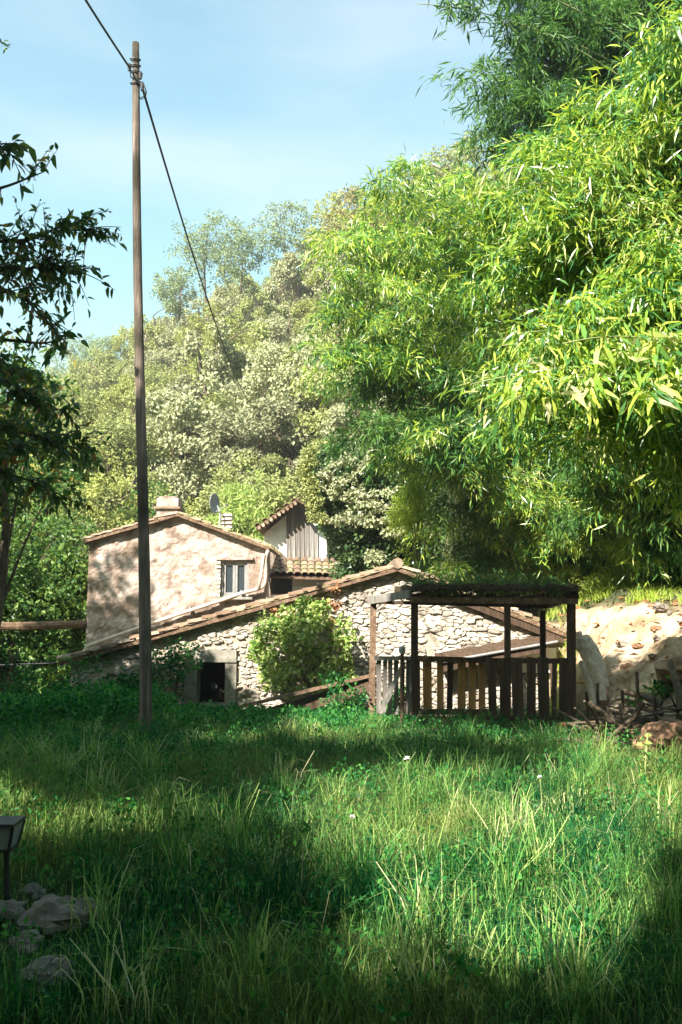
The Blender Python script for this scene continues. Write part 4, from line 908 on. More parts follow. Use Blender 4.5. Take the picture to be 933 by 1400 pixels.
# ------------------------------------------------------------------ BAMBOO
ldv, ldf, ldr = leaf_geo(np.zeros((1, 3)), np.array([[1., 0, 0]]), 1.0, .16, .3, .45, nrm=np.array([[0, 0, 1.]]))
HERO = [mesh('bamboo_leaf', ldv, ldf, np.array([q_] * 6)) for q_ in (.12, .3, .5, .65, .8, .9, .99)]
def bamboo(tip, base_xy, lift, nl, spread, L, label, group, mat='bamboo', hero=0, t0=.28, droop=.55, ncul=1, dens=1.0):
    gx, gy = base_xy; b = np.array([gx, gy, float(ground_z(gx, gy)) - .1]); tip = np.array(tip, float)
    H = tip[2] + lift - b[2]
    tx_, ty_ = proj(tip); tx_, ty_ = float(tx_[0]), float(ty_[0])
    zn = ('top ' if ty_ < 180 else 'upper ' if ty_ < 330 else 'middle ' if ty_ < 480 else 'lower ') + ('left' if tx_ < 520 else 'inner left' if tx_ < 640 else 'centre' if tx_ < 740 else 'inner right' if tx_ < 850 else 'far right')
    if 'ZONE' in label: label = label.replace('ZONE', zn); group = group + ', ' + zn
    th = thing('bamboo', label, 'bamboo', tuple(b), group)
    crv = bez([b, b + (0, 0, H * .8) + (tip - b) * (.08, .08, 0), np.array([b[0] * .45 + tip[0] * .55, b[1] * .45 + tip[1] * .55, tip[2] + lift * 1.35]), tip], 40)
    mb = MB(); mb.tube(crv, np.linspace(.028, .004, 40), 6); mb.build('culm', M['culm'], th, smooth=True)
    nb = max(8, int(nl / 34)); per = nl // nb
    t = t0 + (1 - t0) * rng.random(nb) ** .8; idx = np.clip((t * 39).astype(int), 0, 38); T = unit(crv[idx + 1] - crv[idx]); O = crv[idx]
    bd = unit(rng.normal(0, 1, (nb, 3)) * (1, 1, .45) + T * .5 + np.array([0, 0, .15])); bl = spread * rng.uniform(.35, 1.1, nb) * (1.15 - .55 * t)
    s = rng.random((nb, per)) ** .65; s3 = s[..., None]
    P = O[:, None] + bd[:, None] * (s3 * bl[:, None, None]) + np.array([0, 0, -1.]) * (s3 ** 2) * bl[:, None, None] * droop * 1.1
    P = P + rng.normal(0, .06, P.shape)
    tang = bd[:, None] + np.array([0, 0, -1.]) * s3 * droop * 2
    D = unit(unit(tang) * .75 + rng.normal(0, .6, P.shape) + np.array([0, 0, -droop * .6]))
    P = P.reshape(-1, 3); D = D.reshape(-1, 3); n = len(P)
    nr_ = unit(rng.normal(0, .8, (n, 3)) + np.array([-.25, -.5, .9]))
    sz = L * rng.uniform(.4, 1.25, n)
    k = np.ones(n, bool)
    if hero:
        x, y = proj(P); d = P[:, 1]; score = np.where((x > 0) & (x < 933) & (y > 0) & (y < 900), -d, -99); hi = np.argsort(-score)[:hero]; k[hi] = False
        for j in hi:
            o = bpy.data.objects.new('leaf', HERO[int(rng.integers(0, 7))]); COL.objects.link(o); o.parent = th; q = P[j] - wloc(th); o.location = tuple(q)
            S = unit(np.cross(nr_[j], D[j])); Z = np.cross(D[j], S); Mx = np.stack([D[j], S, Z], 1)
            from mathutils import Matrix
            o.rotation_euler = Matrix(Mx.tolist()).to_euler(); s_ = sz[j] * 1.12; o.scale = (s_, s_, s_)
    V, Fc, r_ = leaf_geo(P[k], D[k], sz[k], sz[k] * rng.uniform(.11, .17, k.sum()), .3, .35 if tip[1] < 5.9 else 0, nrm=nr_[k])
    tone = rng.normal(0, .08); r_ = np.clip(r_ * .93 + tone, 0, 1)
    obj('foliage', mesh('foliage', V, Fc, r_), M[mat], th, 'stuff')
    return th
for h_ in HERO: h_.materials.append(M['bamboo'])
G1 = 'bamboo culms arching over from the right bank'; LB1 = 'arching bright yellow-green bamboo, its tip at ZONE of the big stand'
def sunny(px, py, Y):        # set a hanging tip far enough back that its shade misses the bare bank
    for _ in range(30):
        q_ = pt(px, py, Y); l_ = q_ - SD * ((q_[2] - 1.0) / SD[2])
        if 2.4 < l_[0] < 8.5 and 8.3 < l_[1] < 14.6: Y += .4
        else: break
    return Y
def strat(n, x0_, x1_, y0_, y1_):
    k = int(math.ceil(math.sqrt(n * (x1_ - x0_) / (y1_ - y0_)))); m_ = int(math.ceil(n / k)); out = []
    for j in range(m_):
        for i in range(k): out.append((x0_ + (x1_ - x0_) * (i + rng.random()) / k, y0_ + (y1_ - y0_) * (j + rng.random()) / m_))
    return out
# main near mass
def edge_main(y):        # left outline of the main mass
    return np.interp(y, [0, 120, 190, 240, 330, 400, 480, 560, 620, 700], [850, 735, 635, 585, 550, 560, 590, 600, 640, 800])
for i, (px, py) in enumerate(strat(110, 560, 1000, -40, 580)):
    if px < edge_main(py) + 35: continue
    Y = rng.uniform(5.7, 7.2) + (px < 700) * .3
    tip = pt(px, py + 25, Y)
    bamboo(tip, (3.9 + rng.random() * 2.4, 6.6 + rng.random() * 2.0), .35, 2700, .68, .135, LB1, G1, hero=0, t0=.42)
# nearest long-leaved sprays in the middle of the mass
for (px, py, Y, nh) in ((700, 530, 5.4, 90), (770, 470, 5.3, 90), (645, 525, 5.6, 60), (850, 540, 5.4, 50)):
    bamboo(pt(px, py, Y), (4.2 + rng.random(), 6.0 + rng.random()), .4, 900, .42, .178, 'near bamboo with long pale blades hanging at ZONE of the stand', 'near long-leaved bamboos', hero=nh, t0=.5)
# left mass
for i, (px, py) in enumerate(strat(42, 405, 630, 205, 630)):
    if px < np.interp(py, [250, 330, 420, 480, 620], [490, 415, 385, 415, 470]) + 4: continue
    Y = rng.uniform(12.2, 14.6); tip = pt(px, py + 15, Y)
    bamboo(tip, (3.2 + rng.random() * 2.4, 16.2 + rng.random() * 2.5), .5, 2000, .95, .19, 'arching bamboo leaning over the outbuilding, its tip at ZONE of the grove', 'bamboos leaning over the outbuilding', mat='bamboo' if py < 430 or rng.random() < .35 else 'bamboo_dark_shade', t0=.5)
# upper right mass behind, its shade put into the darker leaf colour
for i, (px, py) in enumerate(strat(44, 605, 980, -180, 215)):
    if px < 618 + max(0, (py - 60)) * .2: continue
    tip = pt(px, py, rng.uniform(11.5, 13.5)); bamboo(tip, (6.5 + rng.random() * 3, 14.5 + rng.random() * 3), .7, 3300, 1.25, .21, 'tall bamboo behind the bright stand, leaves coloured dark for shade, tip at ZONE', 'tall bamboos at the top', mat='bamboo_dark_shade', t0=.45)
# right side lower
for i, (px, py) in enumerate(strat(38, 770, 980, 540, 825)):
    if py > 700 and px < 850: continue
    Y = sunny(px + 10, py, rng.uniform(9.2, 11)); tip = pt(px + 10, py, Y); bamboo(tip, (tip[0] + 1.2 + rng.random() * 1.5, Y + 1 + rng.random() * 2), .6, 1800, .8, .19, 'low bamboo with hanging leaves above the bare bank, tip at ZONE', 'bamboos over the bank', mat='bamboo' if i % 3 else 'bamboo_dark_shade', t0=.5)
# lower shaded growth behind the pen
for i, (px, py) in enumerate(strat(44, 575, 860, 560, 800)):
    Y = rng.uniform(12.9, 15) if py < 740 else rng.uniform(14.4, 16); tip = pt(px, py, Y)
    bamboo(tip, (2.4 + rng.random() * 3.2, Y + 2 + rng.random() * 1.5), .4, 1600, .85, .16, 'shaded bamboo behind the pen roof, its tip at ZONE of the thicket', 'thicket behind the pen', mat='bamboo_dark_shade' if rng.random() < .45 else 'bamboo', t0=.3)
# lime bush
for (px, py) in ((548, 615), (560, 650), (545, 690), (560, 560), (570, 590), (552, 665)):
    bamboo(pt(px, py + 12, 15.4 + rng.random() * .5), (1.55 + rng.random() * .3, 16.6), .3, 900, .5, .15, 'bright lime green young bamboo between the ivy and the dark thicket', 'lime young bamboos', mat='bamboo_lime', t0=.35)
# yellow sunlit sprays on the lower right
for (px, py) in ((800, 680), (770, 730), (850, 740), (900, 780), (830, 790), (740, 770), (880, 720), (930, 800), (805, 800), (860, 805), (900, 812), (945, 780), (840, 770), (800, 822), (830, 826), (860, 830), (885, 824), (915, 832), (940, 826), (790, 790), (815, 778)):
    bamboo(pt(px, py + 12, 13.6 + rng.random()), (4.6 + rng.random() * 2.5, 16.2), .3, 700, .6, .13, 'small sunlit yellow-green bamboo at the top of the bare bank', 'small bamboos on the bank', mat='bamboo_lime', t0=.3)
# silvery hanging sprays at the very top
for (px, py, Y) in ((570, 5, 9.2), (640, 30, 9.6), (610, -40, 9.2)):
    bamboo(pt(px, py, Y), (7.6, 12.5), .7, 520, .6, .19, 'thin silvery bamboo spray hanging from the top edge against the sky', 'hanging sprays at the top', mat='bamboo_dark_shade', t0=.72)
# bare curved stem in the thicket
P_ = bez([pt(795, 698, 14.2), pt(835, 690, 14), pt(815, 640, 14), pt(812, 560, 14)], 20); mb = MB(); mb.tube(P_, .022, 6); tag(mb.build('bent_stem', M['dead_culm'], smooth=True), 'pale curved bare stem in the shaded thicket at right', 'stem')
# leafy scraps hanging on the pen roof
C = np.array([pt(q_, 800 + rng.normal(0, 5), YF - .05 + rng.random() * .4) for q_ in list(rng.uniform(565, 640, 26)) + list(rng.uniform(640, 780, 20))])
V, Fc, r_ = clump_leaves(C, .13, 55, .10, .016, .5)
tag(obj('trailing_foliage', mesh('trailing_foliage', V, Fc, r_), M['bamboo_dark_shade']), 'dark leafy growth spilling over the front of the pen roof', 'creeper')

# ------------------------------------------------------------------ IVY COLUMN, VINE SHRUB
iv = thing('ivy_tree', 'dark ivy-clad tree with pale leaf clusters swallowing the shed', 'tree', tuple(pt(500, 780, 17.8)))
mb = MB(); b_ = pt(505, 800, 18.3); mb.tube([(b_[0], 18.3, -.3), pt(500, 700, 18.3), pt(470, 640, 18.3)], [.22, .17, .08], 8); mb.build('trunk', M['bark'], iv)
C = []; 
for _ in range(900):
    px, py = rng.uniform(425, 600), rng.uniform(612, 800)
    lft = np.interp(py, [612, 630, 660, 700, 720, 740, 800], [438, 420, 424, 430, 438, 448, 458]); top = np.interp(px, [424, 450, 520, 600], [620, 608, 625, 640])
    if px < lft + 8 or py < top + 4: continue
    C.append(pt(px, py, 17.4 + rng.random() * 1.3 + .8 * abs(px - 500) / 100))
C = np.array(C)
V, Fc, r_ = clump_leaves(C, .2, 45, .095, .072, .3); obj('ivy_leaves', mesh('ivy_leaves', V, Fc, r_), M['ivy'], iv, 'stuff')
C2 = np.array([pt(px + rng.normal(0, 9), py + rng.normal(0, 5), 17.15 + rng.random() * .3) for (px, py) in ((445, 650), (470, 655), (490, 640), (455, 672), (478, 672), (500, 685), (515, 690), (492, 705), (508, 712), (470, 712), (524, 675), (540, 730), (515, 762), (460, 640), (505, 625), (575, 725), (520, 700), (480, 625)) for _ in range(7)])
V, Fc, r_ = clump_leaves(C2, .085, 34, .075, .06, .2); obj('pale_leaf_clusters', mesh('pale_leaf_clusters', V, Fc, r_), M['ivy_pale'], iv, 'stuff')
C3 = np.array([pt(np.interp(py, [615, 640, 680, 720], [428, 420, 426, 440]) + rng.normal(0, 4), py, 17.3) for py in rng.uniform(615, 712, 60)])
V, Fc, r_ = clump_leaves(C3, .12, 50, .06, .045, .2); obj('edge_leaves', mesh('edge_leaves', V, Fc, r_), M['hill_olive'], iv, 'stuff')

vn = thing('vine_shrub', 'light green leafy shrub sprawling up the middle of the stone wall', 'shrub', tuple(pt(415, 950, 12.9)))
b_ = pt(430, 975, 12.95)
for (px, py) in ((370, 870), (400, 850), (430, 830), (455, 870), (385, 910), (465, 900), (415, 880)):
    mb = MB(); e_ = pt(px, py, 12.95); mb.tube(bez([b_ + rng.normal(0, .06, 3) * (1, .5, 0), (b_ + e_) / 2 + rng.normal(0, .1, 3) * (1, .3, 1), e_], 8), np.linspace(.022, .006, 8), 6); mb.build('stem', M['bark'], vn)
C = []
for (px, py, rx, ry, k) in ((385, 885, 40, 40, 26), (425, 870, 44, 46, 30), (452, 905, 30, 36, 20), (415, 925, 42, 24, 18), (365, 895, 22, 26, 7), (470, 880, 16, 30, 6), (410, 838, 26, 14, 7), (430, 838, 18, 18, 10), (365, 862, 18, 18, 8), (455, 950, 22, 22, 9), (470, 935, 14, 18, 6), (378, 930, 16, 14, 7)):
    for _ in range(k):
        a_ = rng.uniform(0, 6.28); q_ = math.sqrt(rng.random()); C.append(pt(px + rx * q_ * math.cos(a_), py + ry * q_ * math.sin(a_), 12.55 + .55 * rng.random() + .25 * q_))
C = np.array(C); V, Fc, r_ = clump_leaves(C, .11, 30, .08, .065, .15, (1, 1, 1)); obj('leaves', mesh('leaves', V, Fc, r_), M['vine'], vn, 'stuff')
C = np.array([pt(px + rng.normal(0, 7), py + rng.normal(0, 6), 13.25) for (px, py) in ((432, 832), (448, 828), (462, 822), (405, 848), (388, 840), (470, 880), (452, 850), (468, 935)) for _ in range(3)])
V, Fc, r_ = clump_leaves(C, .07, 14, .08, .05, .5); obj('dry_leaves', mesh('dry_leaves', V, Fc, r_), M['dry_leaf'], vn, 'stuff')
# weedy shrubs at the wall foot
for i, (px, py, Y, rad, lb) in enumerate([(240, 905, 13.1, .34, 'dark creeper on the stone wall just right of the utility pole'), (475, 968, 11.6, .35, 'low green weed clump left of the pen corner post'), (545, 965, 11.5, .34, 'dark nettle clump against the grey planks'), (115, 965, 11.8, .5, 'shaded undergrowth left of the utility pole'), (45, 950, 12.2, .55, 'shaded undergrowth at the left edge'), (170, 940, 12.8, .45, 'shaded shrub under the low eave')]):
    c_ = pt(px, py, Y); gz = float(ground_z(c_[0], Y)); s = thing('shrub', lb, 'shrub', (c_[0], Y, gz))
    C = c_ + rng.normal(0, 1, (26 if rad > .4 else 14, 3)) * rad * (.55, .3, .4); C[:, 2] = np.maximum(C[:, 2], gz + .05)
    V, Fc, r_ = clump_leaves(C, rad * .42, 60, .06, .04, .1); obj('leaves', mesh('leaves', V, Fc, r_), M['weed'], s, 'stuff')
    mb = MB()
    for k in range(4): mb.tube([(c_[0] + rng.normal(0, .1), Y, gz - .05), C[k]], .01, 5)
    mb.build('stems', M['bark'], s)

# ------------------------------------------------------------------ TREES: generic
def tree(name, label, group, base, H, rad, nclump, nleaf, L, W, mat, trunk_r=.16, squash=.9, low=.25, cr=.34, open_=.0, bark='bark', cat='tree'):
    base = np.array(base, float); t = thing(name, label, cat, tuple(base), group)
    top = base + (rng.normal(0, .04) * H, 0, H * .85); mb = MB(); P = bez([base - (0, 0, .2), base + (rng.normal(0, .05) * H, rng.normal(0, .05) * H, H * .5), top], 8)
    mb.tube(P, np.linspace(trunk_r, trunk_r * .2, 8), 7)
    mb.build('trunk', M[bark], t)
    C = []; lim = MB()
    cz = base[2] + H * (low + (1 - low) / 2); hh = H * (1 - low) / 2
    k = 0
    while len(C) < nclump:
        d = unit(rng.normal(0, 1, 3)); r_ = rng.random() ** .4; c = np.array([base[0], base[1], cz]) + d * r_ * (rad, rad, hh)
        nzv = noise.fractal(Vector((c * .55 + base * .13).tolist()), 1, 2, 2)
        if nzv < open_ - .35: continue
        C.append(c)
        if k < 14: q = P[min(7, 2 + k % 6)]; lim.tube(bez([q, (q + c) / 2 + (0, 0, .05 * H), c], 5), np.linspace(trunk_r * .3, trunk_r * .06, 5), 5)
        k += 1
    lim.build('limbs', M[bark], t)
    V, Fc, r_ = clump_leaves(np.array(C), cr * rad * rng.uniform(.6, 1.2, nclump), nleaf, L, W, .15, (1, 1, .75), form=2.0)
    obj('crown', mesh('crown', V, Fc, r_), mat if not isinstance(mat, str) else M[mat], t, 'stuff'); return t
def copy_tree(src, loc, rz, s, label, group, mat=None):
    r_ = src.copy(); COL.objects.link(r_); r_.location = tuple(loc); r_.rotation_euler = (0, 0, rz); r_.scale = (s, s, s * rng.uniform(.85, 1.15)); r_['label'] = label
    if group: r_['group'] = group
    for c in src.children:
        k = c.copy(); COL.objects.link(k); k.parent = r_
        if mat and c.name.startswith('crown'):
            k.material_slots[0].link = 'OBJECT'; k.material_slots[0].material = mat
    return r_
# wooded hillside
kinds = [('hill_yellow', 'yellow-green broadleaf tree on the wooded hillside', 'yellow-green trees on the hillside'), ('hill_olive', 'olive green rounded tree on the wooded hillside', 'olive trees on the hillside'),
         ('hill_sage', 'pale sage grey tree on the wooded hillside', 'pale sage trees on the hillside'), ('hill_rust', 'rusty tinged tree on the wooded hillside', 'rusty trees on the hillside')]
def hill_zone(px, Y):
    a = 'left of the utility pole' if px < 195 else ('above the farmhouse roof' if px < 300 else ('between cable and shed' if px < 400 else ('above the shed and ivy' if px < 520 else 'behind the bamboo')))
    b = 'low' if Y < 42 else ('halfway up' if Y < 62 else 'high')
    return b + ' on the wooded slope, ' + a
protos = []
for i in range(6):
    protos.append(tree('hillside_tree', kinds[i % 3][1], kinds[i % 3][2], (200 + i * 0, 0, 0), 7.2, 1.75 + .3 * (i % 3), 85, 160, .165, .115, 'hill_olive', .16, low=.04, cr=.25, open_=.12))
pts = []; tries = 0
while len(pts) < 235 and tries < 30000:
    tries += 1; Y = 29 + 60 * rng.random() ** .8; u = rng.uniform(-.46, .22); X_ = u * Y
    if (X_ > -1.5 and Y < 31): continue
    if all((X_ - a) ** 2 + (Y - b) ** 2 > (2.6 + .008 * Y) ** 2 for a, b in pts): pts.append((X_, Y))
pts.sort(key=lambda q_: q_[1]); first = set()
for i, (X_, Y) in enumerate(pts):
    nzv = noise.fractal(Vector((X_ * .06, Y * .05, 5)), 1, 2, 2) + rng.normal(0, .25); px = 466 + X_ / Y * F
    k = 2 if (nzv > .15 and px > 200) else (0 if nzv < -.2 or px < 230 and rng.random() < .4 else 1)
    if px > 440 and Y > 60: k = 3 if rng.random() < .4 else k
    zl = kinds[k][1].replace(' on the wooded hillside', ' ') + hill_zone(px, Y); zg = kinds[k][2] + ', ' + hill_zone(px, Y)
    j = int(rng.integers(0, 6)); z = float(ground_z(X_, Y)) - .3; loc = (X_, Y, z); s = rng.uniform(.75, 1.3); rz = rng.uniform(0, 6.28)
    if Y < 34: s *= .8
    if j not in first and False: pass
    if j not in first:
        first.add(j); o = protos[j]; o.location = loc; o.rotation_euler = (0, 0, rz); o.scale = (s, s, s); o['label'] = zl; o['group'] = zg
        for c in o.children:
            if c.name.startswith('crown'): c.material_slots[0].link = 'OBJECT'; c.material_slots[0].material = M[kinds[k][0]]
    else: copy_tree(protos[j], loc, rz, s, zl, zg, M[kinds[k][0]])
# open-crowned trees on the skyline
for (px, py, Y, H, rd, lb) in ((283, 372, 62, 7.0, 2.6, 'thin airy tree standing on the skyline, leaning left over the hill'), (330, 362, 66, 6.0, 2.2, 'thin airy tree between the two taller skyline trees'), (392, 345, 66, 6.6, 2.5, 'blue-green skyline tree just left of the bamboo'),
        (245, 400, 66, 4.5, 2.0, 'low ragged tree at the top of the ridge'), (100, 510, 80, 6, 3.0, 'broad olive tree on the far ridge at left'), (130, 490, 84, 5, 2.6, 'small tree on the far ridge right of the broad one')):
    c_ = pt(px, py, Y); tree('skyline_tree', lb, None, (c_[0], Y, c_[2] - 2.2), H, rd * 1.15, 120, 26, .22, .13, 'sparse', .09, low=.12, cr=.17, open_=.22)
# pinkish autumn tree at the ridge behind the bamboo
for (px, py, Y, lb, mt) in ((500, 285, 60, 'pinkish autumn tree above the left tip of the bamboo', 'hill_rust'), (470, 300, 62, 'yellowish tree right of the skyline tree', 'hill_yellow'), (600, 245, 60, 'khaki tree on the skyline against the bamboo', 'hill_olive'), (560, 275, 58, 'khaki green tree half hidden by bamboo tips', 'hill_yellow'), (640, 225, 60, 'olive tree beside the top bamboo', 'hill_olive')):
    c_ = pt(px, py + 12, Y); gz = float(ground_z(c_[0], Y)); H = c_[2] - gz + 2.6; tree('ridge_tree', lb, None, (c_[0], Y, gz), max(5, H), 2.9, 90, 55, .25, .17, mt, .2, low=max(.1, 1 - 7.5 / max(5, H)), cr=.26)
for (px, py, Y, H, rd, lb) in ((-25, 480, 11.5, 5.5, 1.5, 'dark shaded tree filling the left edge below the open branches'), (-90, 560, 13.5, 4.6, 1.7, 'dark shaded tree just beyond the left edge above the timber beam')):
    c_ = pt(px, py, Y); gz = float(ground_z(c_[0], Y)); tree('shaded_tree', lb, None, (c_[0], Y, gz), max(H, c_[2] - gz), rd, 120, 80, .095, .05, 'near_leaf', .1, low=.50, cr=.16, open_=.25)
# fluffy pale shrub between house and shed
for (px, py, Y, H, rd, lb) in ((350, 645, 27.5, 3.6, 1.1, 'feathery light green shrub behind the farmhouse vent'), (385, 660, 28.5, 3.2, .9, 'feathery light green shrub behind the shed eave'), (318, 665, 27.5, 2.9, .8, 'lower feathery shrub behind the satellite dish')):
    c_ = pt(px, py, Y); tree('feathery_shrub', lb, None, (c_[0], Y, c_[2] - H), H, rd, 70, 70, .2, .045, 'fern', .06, low=.0, cr=.32, cat='shrub')
# trees and bushes left of the house
LBS = [(30, 690, 21, 4.6, 1.7, 'left_leaf', 'sunlit bushy tree left of the farmhouse at the left edge'), (95, 720, 21.5, 4.2, 1.2, 'left_leaf', 'sunlit bushy tree touching the left eave of the farmhouse'), (150, 640, 27, 4.6, 1.5, 'hill_yellow', 'yellow-green tree rising behind the farmhouse left slope'),
       (20, 800, 19.5, 3.0, 1.3, 'left_leaf', 'dense green bush above the timber beam at the left edge'), (80, 810, 20.5, 3.0, 1.1, 'left_leaf', 'dense green bush beside the farmhouse left wall'), (40, 600, 29, 7.5, 2.4, 'left_leaf', 'large green tree behind the bushes left of the farmhouse'), (120, 585, 33, 7.5, 2.2, 'hill_yellow', 'tall yellow-green tree behind the large green tree at left'),
       (15, 895, 18.9, 1.8, 1.0, 'left_leaf', 'low bush under the timber beam at the left edge'), (80, 895, 19.6, 1.8, .9, 'left_leaf', 'low bush under the timber beam by the farmhouse corner'), (-70, 700, 19, 5, 1.8, 'left_leaf', 'bushy tree just outside the left edge'),
       (-40, 560, 25, 8, 2.4, 'left_leaf', 'tall green tree mostly beyond the left edge'), (205, 650, 29, 4.6, 1.3, 'left_leaf', 'green tree peeping over the farmhouse roof beside the utility pole')]
for (px, py, Y, H, rd, mt, lb) in LBS:
    c_ = pt(px, py, Y); gz = float(ground_z(c_[0], Y)); top = c_[2]; H = max(H * .8, top - gz)
    tree('leafy_tree' if H > 2 else 'bush', lb, None, (c_[0], Y, gz), H * rng.uniform(.95, 1.1), rd * 1.15, 170, 52, .13, .08, mt, .10, low=max(.02, .0), cr=.19, open_=.12, cat='tree' if H > 2 else 'bush')

# ------------------------------------------------------------------ NEAR TREE at left with separate leaves
nl_v, nl_f, nl_r = leaf_geo(np.zeros((1, 3)), np.array([[1., 0, 0]]), 1.0, .38, .25, .35, nrm=np.array([[0, 0, 1.]]))
NEAR = []
for k_ in (.1, .3, .5, .7, .85, .93, .99):
    me = mesh('leaf', nl_v, nl_f, np.full(6, k_)); me.materials.append(M['near_leaf']); NEAR.append(me)
nt0 = np.array([-4.6, 5.2, 0.]); ntree = thing('near_tree', 'dark leafy tree reaching in from the left edge with drooping pointed leaves', 'tree', tuple(nt0))
mb = MB(); mb.tube(bez([nt0 - (0, 0, .2), nt0 + (.1, 0, 2.2), nt0 + (-.2, .3, 5.8)], 12), np.linspace(.15, .06, 12), 10, rough=.04); mb.build('trunk', M['bark'], ntree)
from mathutils import Matrix
def near_branch(pix, Y0, Y1, start_z, nsub, leaves, L, spread, hero):
    P = [np.array([nt0[0] + .1, nt0[1], start_z])] + [pt(px, py, Y0 + (Y1 - Y0) * i / max(1, len(pix) - 1)) for i, (px, py) in enumerate(pix)]
    out = [];
    for i in range(len(P) - 1):
        for f in np.linspace(0, 1, 6, endpoint=False): out.append(P[i] * (1 - f) + P[i + 1] * f)
    out.append(P[-1]); out = np.array(out); Q = out.copy()
    for _ in range(3): Q[1:-1] = (Q[:-2] + Q[2:] + 2 * Q[1:-1]) / 4
    mb = MB(); mb.tube(Q, np.linspace(.017, .003, len(Q)), 6); br = mb.build('branch', M['bark'], ntree, smooth=True)
    LP, LD = [], []; tw = MB()
    st = 5
    for k in range(nsub):
        i = int(rng.integers(st, len(Q))); o = Q[i]; T = unit(Q[min(i + 1, len(Q) - 1)] - Q[i - 1]); d = unit(T * .5 + rng.normal(0, .65, 3) + (0, 0, .1)); ln = spread * rng.uniform(.4, 1.1)
        e = o + d * ln + (0, 0, -.12 * ln); m_ = (o + e) / 2 + (0, 0, .1 * ln); S = bez([o, m_, e], 7); tw.tube(S, np.linspace(.004, .0015, 7), 4)
        for q_ in range(leaves):
            f = (q_ + rng.random()) / leaves; p = S[min(6, int(f * 7))]; LP.append(p + rng.normal(0, .008, 3)); LD.append(unit(d * .6 + rng.normal(0, .55, 3) + (0, 0, -.35)))
    tw.build('twigs', M['bark'], ntree, 'stuff')
    LP, LD = np.array(LP), np.array(LD); nr_ = unit(rng.normal(0, .7, LP.shape) + (0, -.2, .8)); s_ = L * rng.uniform(.6, 1.2, len(LP))
    order = rng.permutation(len(LP)); hi = order[:hero]; lo = order[hero:]
    for j in hi:
        o = bpy.data.objects.new('leaf', NEAR[int(rng.choice(7, p=[.25, .25, .2, .14, .08, .04, .04]))]); COL.objects.link(o); o.parent = ntree; o.location = tuple(LP[j] - nt0)
        S = unit(np.cross(nr_[j], LD[j])); Z = np.cross(LD[j], S); o.rotation_euler = Matrix(np.stack([LD[j], S, Z], 1).tolist()).to_euler(); o.scale = (s_[j],) * 3
    return (LP[lo], LD[lo], s_[lo], nr_[lo])
rest = []
rest.append(near_branch([(-60, 330), (40, 330), (85, 308), (118, 316)], 4.6, 4.9, 3.6, 70, 8, .066, .28, 75))
rest.append(near_branch([(-60, 350), (30, 370), (70, 360), (105, 370)], 4.7, 4.8, 3.4, 76, 8, .066, .26, 70))
rest.append(near_branch([(-60, 390), (10, 395), (45, 415), (75, 445)], 4.6, 4.7, 3.2, 44, 8, .066, .24, 40))
rest.append(near_branch([(-50, 270), (10, 255), (60, 235)], 4.6, 4.7, 3.8, 7, 6, .085, .2, 14))
rest.append(near_branch([(-50, 200), (-5, 195), (20, 215)], 4.5, 4.6, 4.2, 7, 7, .09, .18, 16))
rest.append(near_branch([(-50, 40), (-15, 45), (5, 60)], 4.5, 4.6, 4.7, 4, 5, .08, .1, 6))
rest.append(near_branch([(-60, 455), (10, 465), (60, 470), (95, 462)], 4.6, 4.7, 3.0, 8, 7, .08, .16, 18))
for (pix, ns_, sp) in (([(-60, 510), (10, 520), (50, 545), (90, 565)], 40, .24), ([(-60, 560), (20, 590), (70, 600), (110, 615)], 40, .24), ([(-60, 500), (0, 495), (35, 510)], 30, .26), ([(-60, 600), (-10, 640), (50, 660), (110, 690)], 30, .22), ([(-60, 600), (-20, 600), (30, 610)], 34, .3)):
    rest.append(near_branch(pix, 5.0, 5.6, 2.4, ns_, 13, .075, sp, 10))
P_ = np.concatenate([q[0] for q in rest]); D_ = np.concatenate([q[1] for q in rest]); S_ = np.concatenate([q[2] for q in rest]); N_ = np.concatenate([q[3] for q in rest])
V, Fc, r_ = leaf_geo(P_, D_, S_, S_ * .38, .25, .35, nrm=N_); obj('leaves', mesh('leaves', V, Fc, r_), M['near_leaf'], ntree, 'stuff')

# ------------------------------------------------------------------ UNSEEN TREES BEHIND THE CAMERA, crowns shaped for the meadow's shade and sun gaps
trunks = [(-7.5, -2.5), (-3.0, -5.2), (-10.5, 2.6), (-13, -6), (3.6, -5.5), (-6.5, -11), (6.5, -1.5), (1.5, -11)]
NC = 20000
h = rng.uniform(5.5, 15, NC)
tx = rng.uniform(-12, 13.0, NC); ty = rng.uniform(-9.0, 14.0, NC); md = rng.random(NC) < .5
tx[md] = rng.uniform(-5.5, 6, md.sum()); ty[md] = rng.uniform(1.5, 12, md.sum()); tgt = np.stack([tx, ty, ground_z(tx, ty) + .12], 1)
C = tgt + SD * ((h - tgt[:, 2]) / SD[2])[:, None]
# where does each shadow land: front wall plane takes over from the ground
kx = tgt[:, 1] > 13.2
hit = tgt.copy(); tt = (tgt[:, 1] - 13.4) / SD[1]; hit[kx] = (tgt - SD * 0)[kx]
px, py = proj(tgt); L = lit_map(np.nan_to_num(px, nan=-999), np.nan_to_num(py, nan=-999))
bad = L > -.2
bad |= (ty > 12.2) & (tx > -2.3)                       # keep the sun on the wall, pen and bank
bad |= (ty > bank_y(tx) + .7) & (tx > 2.9)
cpx, cpy = proj(C); inview = (C[:, 1] > .5) & (cpx > -160) & (cpx < 1100) & (cpy > -190)
bad |= inview
for zz in (1.5, 2.7, 3.5, 4.3, 5.1, 5.9, 7.0, 8.5):           # nothing on the sun's way to the bamboo, bank and house
    q_ = C - SD * ((C[:, 2] - zz) / SD[2])[:, None]
    if zz > 2: bad |= (q_[:, 0] > .2) & (q_[:, 1] > 4.0) & (C[:, 2] > zz)
    bad |= (q_[:, 1] > 12.5) & (C[:, 2] > zz)
bad |= (rng.random(NC) < .04)
C = C[~bad]
ex = []
